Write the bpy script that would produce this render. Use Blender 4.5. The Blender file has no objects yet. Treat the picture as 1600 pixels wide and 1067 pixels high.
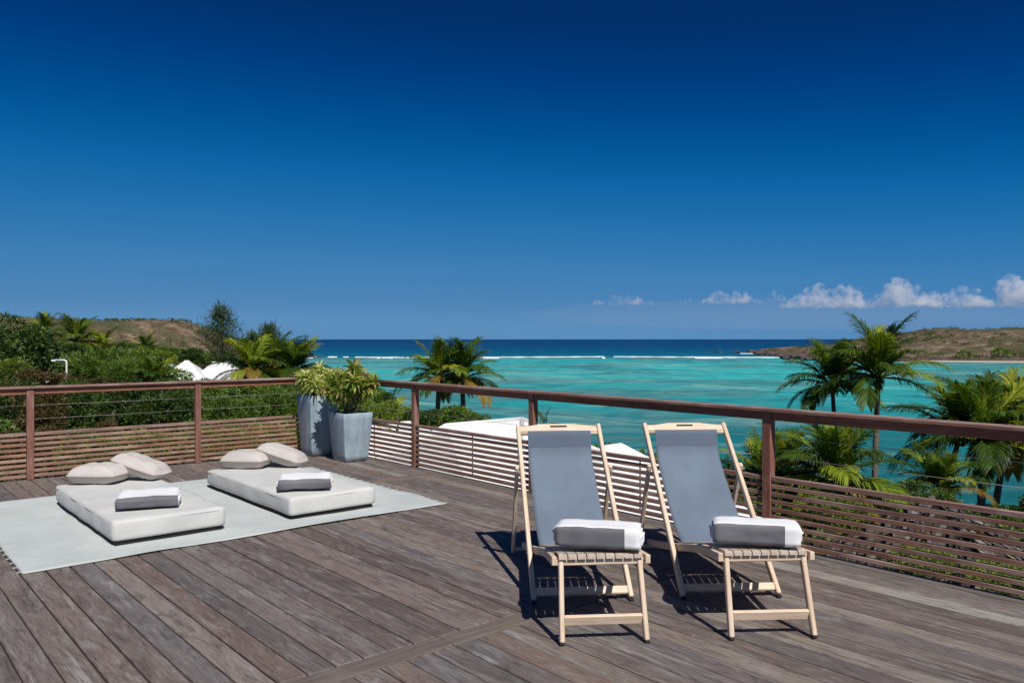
import bpy, bmesh, math, random
from mathutils import Vector, Matrix, noise as mnoise
R = math.radians
sc = bpy.context.scene
COL = sc.collection

# ------------------------------------------------------------------ camera, sky, sun, exposure
F = 1244.0                                   # focal length in photograph pixels
EYE = 1.6
cam_d = bpy.data.cameras.new('camera')
cam = bpy.data.objects.new('camera', cam_d); COL.objects.link(cam)
cam.location = (0, 0, EYE); cam.rotation_euler = (R(90), 0, 0)
cam_d.lens = 28.0; cam_d.sensor_width = 36.0
cam_d.shift_y = -3.5 / 1600
cam_d.clip_start = 0.05; cam_d.clip_end = 300000
sc.camera = cam

SUN_EL, SUN_AZ = R(50), R(25)                # sun behind the camera, to its right
to_sun = Vector((math.sin(SUN_AZ) * math.cos(SUN_EL), -math.cos(SUN_AZ) * math.cos(SUN_EL), math.sin(SUN_EL)))
w = bpy.data.worlds.new('World'); sc.world = w; w.use_nodes = True
nt = w.node_tree; nt.nodes.clear()
out = nt.nodes.new('ShaderNodeOutputWorld'); bg = nt.nodes.new('ShaderNodeBackground')
sky = nt.nodes.new('ShaderNodeTexSky'); sky.sky_type = 'NISHITA'; sky.sun_disc = False
sky.sun_elevation = SUN_EL; sky.sun_rotation = math.pi - SUN_AZ
sky.air_density = 1.0; sky.dust_density = 0.15; sky.ozone_density = 5.0; sky.altitude = 10
# graded to the deep polarised blue of the photograph: the Nishita sky's brightness picks the blue
sep = nt.nodes.new('ShaderNodeSeparateColor'); dv = nt.nodes.new('ShaderNodeMath'); dv.operation = 'MULTIPLY'; dv.inputs[1].default_value = 0.1
rmp = nt.nodes.new('ShaderNodeValToRGB'); el = rmp.color_ramp.elements
STOPS = [(0.115, (0.0006, 0.0273, 0.1329)), (0.14, (0.0, 0.0452, 0.2086)), (0.182, (0.0006, 0.0887, 0.3005)), (0.225, (0.0044, 0.1301, 0.3763)), (0.295, (0.0194, 0.1683, 0.4233)), (0.416, (0.0482, 0.2086, 0.4564)), (0.64, (0.0844, 0.2384, 0.4735)), (0.74, (0.107, 0.2705, 0.5029))]
while len(el) < len(STOPS): el.new(0.5)
for i, (p_, c_) in enumerate(STOPS): el[i].position = p_; el[i].color = (*c_, 1)
mul = nt.nodes.new('ShaderNodeVectorMath'); mul.operation = 'SCALE'; mul.inputs['Scale'].default_value = 10.0
bg.inputs[1].default_value = 0.10
nt.links.new(sky.outputs[0], sep.inputs[0]); nt.links.new(sep.outputs[0], dv.inputs[0]); nt.links.new(dv.outputs[0], rmp.inputs[0])
nt.links.new(rmp.outputs[0], mul.inputs[0]); nt.links.new(mul.outputs[0], bg.inputs[0]); nt.links.new(bg.outputs[0], out.inputs[0])

sun_d = bpy.data.lights.new('sun', 'SUN'); sun_d.energy = 5.0; sun_d.angle = R(0.53); sun_d.color = (1, 0.955, 0.89)
sun = bpy.data.objects.new('sun', sun_d); COL.objects.link(sun)
sun.rotation_euler = to_sun.to_track_quat('Z', 'Y').to_euler()

vs = sc.view_settings; vs.view_transform = 'Standard'; vs.look = 'None'; vs.exposure = 0.0; vs.gamma = 1.0; vs.use_curve_mapping = False
sc.render.engine = 'CYCLES'; sc.cycles.use_denoising = True
sc.cycles.max_bounces = 12; sc.cycles.transparent_max_bounces = 16; sc.cycles.volume_bounces = 12
sc.cycles.sample_clamp_indirect = 6.0

# ------------------------------------------------------------------ helpers
def px(x, y, Z):
    """a point of the place, from its sight line and its distance"""
    return Vector(((x - 800) * Z / F, Z, EYE - (y - 530) * Z / F))

class MB:
    def __init__(s): s.v = []; s.f = []; s.m = []
    def add(s, vs_, fs_, mi=0):
        o = len(s.v); s.v.extend(vs_)
        for f in fs_: s.f.append(tuple(i + o for i in f)); s.m.append(mi)
    def box(s, x0, x1, y0, y1, z0, z1, mi=0, ch=0.0):
        if ch <= 0:
            vs_ = [(x, y, z) for x in (x0, x1) for y in (y0, y1) for z in (z0, z1)]
            s.add(vs_, [(0, 1, 3, 2), (4, 6, 7, 5), (0, 4, 5, 1), (2, 3, 7, 6), (0, 2, 6, 4), (1, 5, 7, 3)], mi); return
        # chamfered along every edge: 24 vertices
        cx = (x0, x1); cy = (y0, y1); cz = (z0, z1); idx = {}; vs_ = []
        for i in (0, 1):
            for j in (0, 1):
                for k in (0, 1):
                    sx, sy, sz = 1 - 2 * i, 1 - 2 * j, 1 - 2 * k
                    for a in range(3):
                        idx[i, j, k, a] = len(vs_)
                        vs_.append((cx[i] + (0 if a == 0 else sx * ch), cy[j] + (0 if a == 1 else sy * ch), cz[k] + (0 if a == 2 else sz * ch)))
        fs_ = []
        for i in (0, 1):
            fs_.append([idx[i, 0, 0, 0], idx[i, 0, 1, 0], idx[i, 1, 1, 0], idx[i, 1, 0, 0]][::1 if i == 0 else -1])
            fs_.append([idx[0, i, 0, 1], idx[1, i, 0, 1], idx[1, i, 1, 1], idx[0, i, 1, 1]][::1 if i == 0 else -1])
            fs_.append([idx[0, 0, i, 2], idx[0, 1, i, 2], idx[1, 1, i, 2], idx[1, 0, i, 2]][::1 if i == 0 else -1])
        for p in (0, 1):
            for q in (0, 1):
                fs_.append([idx[p, q, 0, 0], idx[p, q, 1, 0], idx[p, q, 1, 1], idx[p, q, 0, 1]])
                fs_.append([idx[p, 0, q, 0], idx[p, 1, q, 0], idx[p, 1, q, 2], idx[p, 0, q, 2]])
                fs_.append([idx[0, p, q, 1], idx[1, p, q, 1], idx[1, p, q, 2], idx[0, p, q, 2]])
                for r_ in (0, 1): fs_.append([idx[p, q, r_, 0], idx[p, q, r_, 1], idx[p, q, r_, 2]])
        s.add(vs_, fs_, mi)
    def tube(s, pts, rad, n=8, mi=0, cap=True):
        pts = [Vector(p) for p in pts]; rings = []
        up = Vector((0, 0, 1))
        t0 = (pts[1] - pts[0]).normalized()
        a = t0.cross(up) if abs(t0.dot(up)) < 0.95 else t0.cross(Vector((1, 0, 0)))
        a.normalize(); o = len(s.v)
        for i, p in enumerate(pts):
            t = (pts[min(i + 1, len(pts) - 1)] - pts[max(i - 1, 0)]).normalized()
            a = (a - t * a.dot(t)).normalized(); b = t.cross(a)
            r = rad[i] if isinstance(rad, (list, tuple)) else rad
            for k in range(n):
                an = 2 * math.pi * k / n
                s.v.append(tuple(p + a * (r * math.cos(an)) + b * (r * math.sin(an))))
        for i in range(len(pts) - 1):
            for k in range(n):
                s.f.append((o + i * n + k, o + i * n + (k + 1) % n, o + (i + 1) * n + (k + 1) % n, o + (i + 1) * n + k)); s.m.append(mi)
        if cap:
            s.f.append(tuple(o + k for k in range(n))[::-1]); s.m.append(mi)
            e = o + (len(pts) - 1) * n
            s.f.append(tuple(e + k for k in range(n))); s.m.append(mi)
    def bar(s, p0, p1, wx, d, mi=0, ch=0.004, up=(1, 0, 0)):
        """rectangular bar from p0 to p1; wx wide along `up` side axis, d deep across it"""
        p0, p1 = Vector(p0), Vector(p1); L = (p1 - p0).length
        X = (p1 - p0).normalized(); Y = Vector(up); Y = (Y - X * Y.dot(X)).normalized(); Z = X.cross(Y)
        o = len(s.v); t = MB(); t.box(0, L, -wx / 2, wx / 2, -d / 2, d / 2, mi, ch)
        s.add([tuple(p0 + X * a + Y * b + Z * c) for a, b, c in t.v], t.f, mi)
    def mesh(s, name, mats, smooth=False):
        me = bpy.data.meshes.new(name); me.from_pydata(s.v, [], s.f)
        for m in (mats if isinstance(mats, (list, tuple)) else [mats]): me.materials.append(m)
        if any(s.m): me.polygons.foreach_set('material_index', s.m)
        if smooth: me.polygons.foreach_set('use_smooth', [True] * len(me.polygons))
        bm = bmesh.new(); bm.from_mesh(me); bmesh.ops.recalc_face_normals(bm, faces=bm.faces[:]); bm.to_mesh(me); bm.free()
        return me
    def build(s, name, mats, parent=None, smooth=False, **k):
        return link(name, s.mesh(name, mats, smooth), parent, **k)

def link(name, me, parent=None, loc=(0, 0, 0), rz=0.0, rot=None, scale=None):
    o = bpy.data.objects.new(name, me); COL.objects.link(o); o.parent = parent
    o.location = loc; o.rotation_euler = rot if rot else (0, 0, rz)
    if scale: o.scale = scale
    return o
def tag(o, label=None, cat=None, group=None, kind=None):
    if label: o['label'] = label
    if cat: o['category'] = cat
    if group: o['group'] = group
    if kind: o['kind'] = kind
    return o
def thing(name, label, cat, loc=(0, 0, 0), rz=0.0, group=None):
    return tag(link(name, None, None, loc, rz), label, cat, group)
def bevel_mod(o, wd, seg=2):
    m = o.modifiers.new('bevel', 'BEVEL'); m.width = wd; m.segments = seg; m.limit_method = 'ANGLE'; return o

# ------------------------------------------------------------------ materials
class N:
    def __init__(s, name):
        s.mat = bpy.data.materials.new(name); s.mat.use_nodes = True; s.t = s.mat.node_tree; s.t.nodes.clear()
        s.out = s.n('OutputMaterial'); s.b = s.n('BsdfPrincipled'); s.l(s.b.outputs[0], s.out.inputs[0])
    def n(s, typ, **k):
        x = s.t.nodes.new('ShaderNode' + typ)
        for a, b in k.items(): setattr(x, a, b)
        return x
    def l(s, a, b): s.t.links.new(a, b)
    def put(s, sock, val):
        if hasattr(val, 'is_linked') or hasattr(val, 'links'): s.l(val, sock)
        else: sock.default_value = val
    def coord(s, scale=(1, 1, 1), kind='Object', rnd=0.0):
        tc = s.n('TexCoord'); o = tc.outputs[kind]
        if rnd:
            oi = s.n('ObjectInfo'); m = s.n('Math', operation='MULTIPLY'); s.l(oi.outputs['Random'], m.inputs[0]); m.inputs[1].default_value = rnd
            ad = s.n('VectorMath', operation='ADD'); s.l(o, ad.inputs[0]); s.l(m.outputs[0], ad.inputs[1]); o = ad.outputs[0]
        mp = s.n('Mapping'); mp.inputs['Scale'].default_value = scale; s.l(o, mp.inputs[0]); return mp.outputs[0]
    def pos(s, scale=(1, 1, 1)):
        g = s.n('NewGeometry'); mp = s.n('Mapping'); mp.inputs['Scale'].default_value = scale; s.l(g.outputs['Position'], mp.inputs[0]); return mp.outputs[0]
    def noise(s, vec, scale, detail=4, rough=0.55, dist=0.0):
        x = s.n('TexNoise'); s.l(vec, x.inputs['Vector']); x.inputs['Scale'].default_value = scale
        x.inputs['Detail'].default_value = detail; x.inputs['Roughness'].default_value = rough; x.inputs['Distortion'].default_value = dist; return x.outputs[0]
    def ramp(s, fac, stops):
        x = s.n('ValToRGB'); s.put(x.inputs[0], fac); e = x.color_ramp.elements
        while len(e) < len(stops): e.new(0.5)
        for i, (p, c) in enumerate(stops):
            e[i].position = p; e[i].color = (c, c, c, 1) if not isinstance(c, (tuple, list)) else (*c, 1)
        return x.outputs[0]
    def mix(s, fac, a, b, mode='MIX'):
        x = s.n('Mix', data_type='RGBA', blend_type=mode); s.put(x.inputs[0], fac)
        for k, q in ((6, a), (7, b)):
            if isinstance(q, (tuple, list)): q = (*q, 1)
            s.put(x.inputs[k], q)
        return x.outputs[2]
    def math(s, op, a, b=0.0):
        x = s.n('Math', operation=op); s.put(x.inputs[0], a); s.put(x.inputs[1], b); return x.outputs[0]
    def rnd(s): return s.n('ObjectInfo').outputs['Random']
    def island(s): return s.n('NewGeometry').outputs['Random Per Island']
    def bump(s, h, strength=0.3, dist=0.01):
        x = s.n('Bump'); x.inputs['Strength'].default_value = strength; x.inputs['Distance'].default_value = dist
        s.l(h, x.inputs['Height']); s.l(x.outputs[0], s.b.inputs['Normal']); return x
    def fin(s, col, rough=0.6, spec=0.3):
        if isinstance(col, (tuple, list)): col = (*col, 1)
        s.put(s.b.inputs['Base Color'], col); s.put(s.b.inputs['Roughness'], rough)
        s.b.inputs['Specular IOR Level'].default_value = spec; return s.mat

M = {}
def mk_deck():
    k = N('weathered_deck_board')
    big = k.noise(k.coord((0.7, 3.0, 3.0), rnd=61.0), 1.3, 4, 0.6, 1.0)
    sw = k.noise(k.coord((1.5, 6.0, 6.0), rnd=29.0), 2.0, 6, 0.68, 1.5)
    grain = k.noise(k.coord((1.2, 16, 16), rnd=37.0), 4.5, 6, 0.68, 1.1)
    fine = k.noise(k.coord((1.0, 70, 70), rnd=17.0), 3.2, 4, 0.62, 0.6)
    pale = k.noise(k.coord((0.6, 9, 9), rnd=91.0), 1.3, 6, 0.66, 0.7)
    base = k.ramp(k.rnd(), [(0.0, (0.159, 0.107, 0.082)), (0.14, (0.177, 0.153, 0.140)), (0.28, (0.108, 0.092, 0.085)), (0.42, (0.215, 0.160, 0.128)), (0.56, (0.146, 0.133, 0.131)), (0.70, (0.110, 0.082, 0.068)), (0.84, (0.249, 0.207, 0.172)), (0.93, (0.181, 0.128, 0.100)), (1.0, (0.336, 0.320, 0.274))])
    c = k.mix(k.ramp(big, [(0.40, 0.0), (0.66, 0.42)]), base, (0.175, 0.112, 0.085))
    c = k.mix(k.ramp(sw, [(0.32, 0.75), (0.47, 0.0)]), c, (0.056, 0.051, 0.052))
    c = k.mix(k.ramp(sw, [(0.52, 0.0), (0.70, 0.70)]), c, (0.275, 0.268, 0.270))
    c = k.mix(k.ramp(pale, [(0.58, 0.0), (0.74, 0.75)]), c, (0.41, 0.40, 0.385))
    c = k.mix(k.ramp(grain, [(0.34, 0.7), (0.52, 0.0)]), c, (0.052, 0.044, 0.040))
    c = k.mix(k.ramp(fine, [(0.52, 0.0), (0.76, 0.40)]), c, (0.26, 0.225, 0.20))
    c = k.mix(k.ramp(fine, [(0.28, 0.5), (0.44, 0.0)]), c, (0.060, 0.050, 0.046))
    k.bump(k.math('ADD', grain, k.math('MULTIPLY', fine, 0.6)), 0.4, 0.004)
    return k.fin(c, k.ramp(pale, [(0.3, 0.55), (0.8, 0.75)]), 0.35)
def mk_wood(name, a, b, dark, pale, pale_amt=0.5, axis=0, rough=0.65, sc_=1.0):
    k = N(name)
    st = [14 * sc_] * 3; st[axis] = 1.0 * sc_
    f1 = [70 * sc_] * 3; f1[axis] = 2.2 * sc_
    big = k.noise(k.coord(tuple([2 if i != axis else 1.1 for i in range(3)]), rnd=23.0), 2.0, 4, 0.6, 0.6)
    g = k.noise(k.coord(tuple(st), rnd=41.0), 3.5, 5, 0.6, 0.6); f = k.noise(k.coord(tuple(f1), rnd=13.0), 2.0, 3, 0.6)
    c = k.mix(k.rnd(), a, b)
    c = k.mix(k.ramp(g, [(0.35, 0.7), (0.6, 0.0)]), c, dark)
    c = k.mix(k.ramp(big, [(0.48, 0.0), (0.72, pale_amt)]), c, pale)
    c = k.mix(k.ramp(f, [(0.5, 0.0), (0.8, 0.3)]), c, pale)
    k.bump(k.math('ADD', g, f), 0.25, 0.003)
    return k.fin(c, rough, 0.3)
M['deck'] = mk_deck()
M['divider'] = mk_wood('deck_divider_board', (0.165, 0.128, 0.105), (0.15, 0.12, 0.10), (0.075, 0.058, 0.05), (0.23, 0.20, 0.18), 0.5)
M['under'] = mk_wood('dark_joist_timber', (0.03, 0.024, 0.02), (0.025, 0.02, 0.018), (0.012, 0.01, 0.009), (0.04, 0.034, 0.03), 0.3)
M['rail'] = mk_wood('reddish_rail_timber', (0.300, 0.112, 0.062), (0.260, 0.100, 0.060), (0.075, 0.030, 0.021), (0.37, 0.19, 0.13), 0.45)
M['railcap'] = mk_wood('weathered_cap_timber', (0.285, 0.150, 0.112), (0.27, 0.165, 0.13), (0.12, 0.06, 0.048), (0.43, 0.335, 0.285), 0.7)
M['post'] = mk_wood('reddish_post_timber', (0.285, 0.118, 0.080), (0.250, 0.112, 0.079), (0.095, 0.040, 0.030), (0.40, 0.26, 0.215), 0.55, axis=2)
M['slat'] = mk_wood('reddish_slat_timber', (0.315, 0.150, 0.098), (0.295, 0.172, 0.122), (0.085, 0.036, 0.026), (0.50, 0.37, 0.285), 0.65)
M['teak'] = mk_wood('pale_chair_timber', (0.68, 0.525, 0.385), (0.72, 0.575, 0.435), (0.50, 0.345, 0.220), (0.76, 0.66, 0.54), 0.5, axis=0, rough=0.5, sc_=1.5)
M['teakslat'] = mk_wood('weathered_slat_timber', (0.42, 0.345, 0.28), (0.47, 0.39, 0.32), (0.30, 0.23, 0.175), (0.55, 0.48, 0.41), 0.6, axis=1, rough=0.55, sc_=1.5)

def mk_cloth(name, col, var=0.06, weave=700.0, rough=0.9, bs=0.25, wr=0.0, sheen=0.1):
    k = N(name); co = k.coord((1, 1, 1), rnd=7.0)
    n1 = k.noise(co, 3.0, 4, 0.6); n2 = k.noise(co, weave, 2, 0.5)
    lo = tuple(c * (1 - var * 1.6) for c in col); hi = tuple(min(1, c * (1 + var)) for c in col)
    c = k.mix(k.ramp(n1, [(0.35, 0.0), (0.65, 1.0)]), lo, hi)
    c = k.mix(k.ramp(n2, [(0.35, 0.35), (0.6, 0.0)]), c, tuple(x * 0.8 for x in col))
    h = n2
    if wr: h = k.math('ADD', k.math('MULTIPLY', n2, 0.12), k.math('MULTIPLY', k.noise(co, 9.0, 3, 0.5, 0.6), wr))
    k.bump(h, bs, 0.006)
    k.b.inputs['Sheen Weight'].default_value = sheen
    return k.fin(c, rough, 0.15)
M['mattress'] = mk_cloth('cream_cover_fabric', (0.555, 0.55, 0.525), 0.05, 500, wr=1.0, bs=0.42)
M['pillow'] = mk_cloth('beige_pillow_linen', (0.50, 0.455, 0.425), 0.06, 450, wr=1.4, bs=0.6)
M['towel'] = mk_cloth('white_terry', (0.78, 0.78, 0.79), 0.02, 260, bs=0.6, wr=0.6)
M['towelgrey'] = mk_cloth('grey_terry', (0.165, 0.165, 0.178), 0.12, 260, bs=0.6, wr=0.6)
def mk_rug():
    k = N('pale_flatweave'); co = k.coord((1, 1, 1)); rib = k.noise(k.coord((150, 6, 1)), 1.0, 3, 0.6); fl = k.noise(co, 2.2, 5, 0.62, 0.5); st_ = k.noise(co, 7.0, 5, 0.7, 1.0)
    c = k.mix(k.ramp(fl, [(0.36, 0.0), (0.64, 1.0)]), (0.435, 0.468, 0.452), (0.505, 0.535, 0.518))
    c = k.mix(k.ramp(rib, [(0.32, 0.55), (0.55, 0.0)]), c, (0.36, 0.39, 0.38)); c = k.mix(k.ramp(st_, [(0.62, 0.0), (0.76, 0.30)]), c, (0.36, 0.35, 0.31))
    k.bump(k.math('ADD', rib, k.math('MULTIPLY', fl, 2.0)), 0.45, 0.006); return k.fin(c, 0.95, 0.1)
M['rug'] = mk_rug()
M['sling'] = mk_cloth('blue_grey_sling', (0.138, 0.176, 0.228), 0.08, 600, rough=0.75, bs=0.22, sheen=0.05, wr=0.5)
M['hem'] = mk_cloth('blue_grey_hem', (0.112, 0.142, 0.188), 0.05, 600, rough=0.75, bs=0.12, sheen=0.05)
M['black'] = N('black_contact_shade').fin((0.012, 0.012, 0.012), 0.8)  # contact shade under the mattresses, put into the colour
M['steel'] = N('stainless_steel').fin((0.30, 0.28, 0.26), 0.6); M['steel'].node_tree.nodes['Principled BSDF'].inputs['Metallic'].default_value = 0.2
M['rubber'] = N('dark_rubber').fin((0.02, 0.02, 0.02), 0.7)

def mk_planter():
    k = N('blue_grey_glazed_planter'); co = k.coord((1, 1, 1), rnd=9.0)
    n = k.noise(co, 4.0, 5, 0.6, 0.8); n2 = k.noise(k.coord((3, 3, 0.8), rnd=5.0), 3.0, 5, 0.65, 0.5); sp = k.noise(co, 60, 3, 0.6)
    c = k.mix(k.ramp(n, [(0.35, 0.0), (0.7, 1.0)]), (0.255, 0.335, 0.385), (0.38, 0.455, 0.495))
    c = k.mix(k.ramp(n2, [(0.42, 0.55), (0.62, 0.0)]), c, (0.17, 0.22, 0.27))
    c = k.mix(k.ramp(sp, [(0.55, 0.0), (0.8, 0.3)]), c, (0.5, 0.55, 0.58))
    k.bump(n, 0.15, 0.01); return k.fin(c, 0.45, 0.4)
M['planter'] = mk_planter()
M['soil'] = N('dark_soil').fin((0.03, 0.022, 0.016), 0.95)

def mk_leaf(name, cols, trans=0.3, rough=0.45, spec=0.35, obj_var=0.5):
    k = N(name)
    c = k.ramp(k.island(), [(i / (len(cols) - 1), q) for i, q in enumerate(cols)])
    dk = k.ramp(k.rnd(), [(0.0, 1 - obj_var * 0.45), (1.0, 1.0)])
    c = k.mix(1.0, c, dk, 'MULTIPLY')
    k.fin(c, rough, spec)
    tr = k.n('BsdfTranslucent'); k.l(k.mix(1.0, c, (1.25, 1.35, 0.55), 'MULTIPLY'), tr.inputs[0])
    ms = k.n('MixShader'); ms.inputs[0].default_value = trans; k.l(k.b.outputs[0], ms.inputs[1]); k.l(tr.outputs[0], ms.inputs[2]); k.l(ms.outputs[0], k.out.inputs[0])
    return k.mat
M['leaf_dark'] = mk_leaf('dark_leaf', [(0.018, 0.040, 0.009), (0.035, 0.077, 0.015), (0.071, 0.136, 0.024), (0.142, 0.201, 0.035), (0.035, 0.053, 0.014)])
M['leaf_mid'] = mk_leaf('mid_leaf', [(0.033, 0.083, 0.013), (0.068, 0.147, 0.018), (0.130, 0.224, 0.026), (0.236, 0.307, 0.047), (0.065, 0.106, 0.019)])
M['leaf_bright'] = mk_leaf('bright_leaf', [(0.071, 0.142, 0.017), (0.142, 0.236, 0.026), (0.248, 0.319, 0.041), (0.189, 0.177, 0.035)])
M['leaf_rust'] = mk_leaf('rusty_leaf', [(0.058, 0.072, 0.019), (0.117, 0.085, 0.029), (0.169, 0.078, 0.033), (0.065, 0.091, 0.023)])
M['leaf_casu'] = mk_leaf('casuarina_needle', [(0.030, 0.060, 0.020), (0.055, 0.095, 0.028), (0.10, 0.14, 0.04)], 0.25)
def mk_palm():
    k = N('palm_leaflet'); r = k.ramp(k.rnd(), [(0.0, (0.034, 0.068, 0.008)), (0.35, (0.068, 0.120, 0.010)), (0.62, (0.130, 0.195, 0.014)), (0.85, (0.22, 0.275, 0.020)), (1.0, (0.30, 0.31, 0.025))])
    c = k.mix(1.0, r, k.ramp(k.island(), [(0.0, 0.55), (1.0, 1.35)]), 'MULTIPLY'); k.fin(c, 0.5, 0.25)
    tr = k.n('BsdfTranslucent'); k.l(k.mix(1.0, c, (1.3, 1.35, 0.5), 'MULTIPLY'), tr.inputs[0])
    ms = k.n('MixShader'); ms.inputs[0].default_value = 0.3; k.l(k.b.outputs[0], ms.inputs[1]); k.l(tr.outputs[0], ms.inputs[2]); k.l(ms.outputs[0], k.out.inputs[0]); return k.mat
M['palm'] = mk_palm()
M['palm_old'] = mk_leaf('yellowing_palm_leaflet', [(0.19, 0.17, 0.025), (0.27, 0.21, 0.03), (0.33, 0.20, 0.03), (0.24, 0.12, 0.03)], 0.35)
M['varieg'] = mk_leaf('variegated_leaf', [(0.150, 0.225, 0.037), (0.500, 0.525, 0.163), (0.688, 0.675, 0.300), (0.350, 0.425, 0.088), (0.725, 0.688, 0.350)], 0.42, obj_var=0.25)
M['greenpl'] = mk_leaf('planter_leaf', [(0.088, 0.175, 0.025), (0.163, 0.275, 0.037), (0.338, 0.400, 0.075), (0.425, 0.312, 0.100), (0.525, 0.525, 0.175)], 0.42, obj_var=0.25)
M['dryleaf'] = mk_leaf('dry_leaf', [(0.30, 0.19, 0.10), (0.22, 0.13, 0.07), (0.38, 0.28, 0.17)], 0.2)
def mk_bark(name, a, b):
    k = N(name); co = k.coord((1, 1, 5), rnd=11.0); n = k.noise(co, 5.0, 5, 0.65, 0.5)
    c = k.mix(k.ramp(n, [(0.35, 0.0), (0.65, 1.0)]), a, b); k.bump(n, 0.6, 0.03); return k.fin(c, 0.85, 0.2)
M['bark'] = mk_bark('dark_bark', (0.045, 0.035, 0.026), (0.11, 0.09, 0.07))
M['palmbark'] = mk_bark('palm_bark', (0.085, 0.068, 0.055), (0.21, 0.175, 0.145))
M['stemgreen'] = N('green_stem').fin((0.13, 0.13, 0.05), 0.6)
def mk_white():
    k = N('white_roof_paint'); n = k.noise(k.coord((1, 1, 1)), 1.2, 5, 0.65); n2 = k.noise(k.coord((3, 3, .6)), 3.0, 5, 0.65)
    c = k.mix(k.ramp(n, [(0.35, 0.0), (0.7, 1.0)]), (0.66, 0.655, 0.63), (0.78, 0.775, 0.76)); c = k.mix(k.ramp(n2, [(0.55, 0.0), (0.75, 0.35)]), c, (0.50, 0.49, 0.46)); return k.fin(c, 0.6, 0.3)
M['white'] = mk_white()
M['wall'] = N('pale_render').fin((0.62, 0.60, 0.55), 0.8)
M['glass_dark'] = N('dark_window_glass').fin((0.02, 0.03, 0.035), 0.1, 0.5)
M['whitepipe'] = N('white_painted_pipe').fin((0.72, 0.72, 0.70), 0.4)
def mk_thatch():
    k = N('grey_palm_thatch'); n = k.noise(k.coord((1, 1, 1)), 2.5, 4, 0.6)
    c = k.ramp(k.island(), [(0.0, (0.035, 0.026, 0.022)), (0.35, (0.075, 0.060, 0.052)), (0.7, (0.14, 0.12, 0.108)), (0.95, (0.26, 0.24, 0.22)), (1.0, (0.20, 0.17, 0.05))])
    return k.fin(k.mix(k.ramp(n, [(0.4, 0.5), (0.65, 0.0)]), c, (0.07, 0.055, 0.045)), 0.9, 0.15)
M['thatch'] = mk_thatch()
def mk_soil():
    k = N('planted_ground'); p = k.pos(); n = k.noise(p, 0.5, 6, 0.65); n2 = k.noise(p, 4.0, 4, 0.6)
    c = k.ramp(n, [(0.3, (0.022, 0.034, 0.010)), (0.5, (0.045, 0.058, 0.018)), (0.62, (0.085, 0.072, 0.035)), (0.8, (0.14, 0.115, 0.07))])
    c = k.mix(k.ramp(n2, [(0.4, 0.6), (0.6, 0.0)]), c, (0.02, 0.026, 0.009)); k.bump(n2, 0.8, 0.2); return k.fin(c, 0.95, 0.1)
M['ground'] = mk_soil()
def mk_hill():
    k = N('dry_grass_hillside'); p = k.pos(); n = k.noise(p, 0.018, 6, 0.62, 0.6); n2 = k.noise(p, 0.11, 6, 0.7); n3 = k.noise(k.pos((1, 1, 3)), 0.35, 4, 0.6)
    c = k.ramp(n2, [(0.34, (0.075, 0.050, 0.036)), (0.46, (0.130, 0.090, 0.060)), (0.56, (0.195, 0.145, 0.095)), (0.68, (0.30, 0.235, 0.165))])
    c = k.mix(k.ramp(n, [(0.47, 0.0), (0.56, 0.85)]), c, (0.070, 0.075, 0.032))
    c = k.mix(k.ramp(n3, [(0.56, 0.0), (0.66, 0.8)]), c, (0.035, 0.045, 0.018))
    g = k.n('NewGeometry'); sp = k.n('SeparateXYZ'); k.l(g.outputs['Position'], sp.inputs[0])
    low = k.ramp(k.math('ADD', k.math('MULTIPLY', sp.outputs[2], 0.1), k.math('MULTIPLY', n2, 0.5)), [(0.0, 1.0), (0.1, 0.0)])
    zl = k.math('ADD', k.math('MULTIPLY', k.math('ADD', sp.outputs[2], 10.4), 0.22), k.math('MULTIPLY', k.math('SUBTRACT', n2, 0.5), 1.6))
    rock = k.ramp(n3, [(0.35, (0.045, 0.034, 0.030)), (0.6, (0.15, 0.105, 0.085))])
    c = k.mix(k.ramp(zl, [(0.35, 1.0), (0.75, 0.0)]), c, rock)
    k.bump(k.math('ADD', n2, k.math('MULTIPLY', n3, 0.5)), 1.0, 2.0); return k.fin(c, 0.95, 0.1)
M['hill'] = mk_hill()
M['sand'] = N('pale_beach_sand').fin((0.42, 0.36, 0.28), 0.95)
def mk_rock():
    k = N('dark_shore_rock'); n = k.noise(k.pos(), 0.6, 5, 0.7)
    return k.fin(k.ramp(n, [(0.35, (0.04, 0.032, 0.03)), (0.65, (0.13, 0.10, 0.085))]), 0.9)
M['rock'] = mk_rock()
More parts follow.
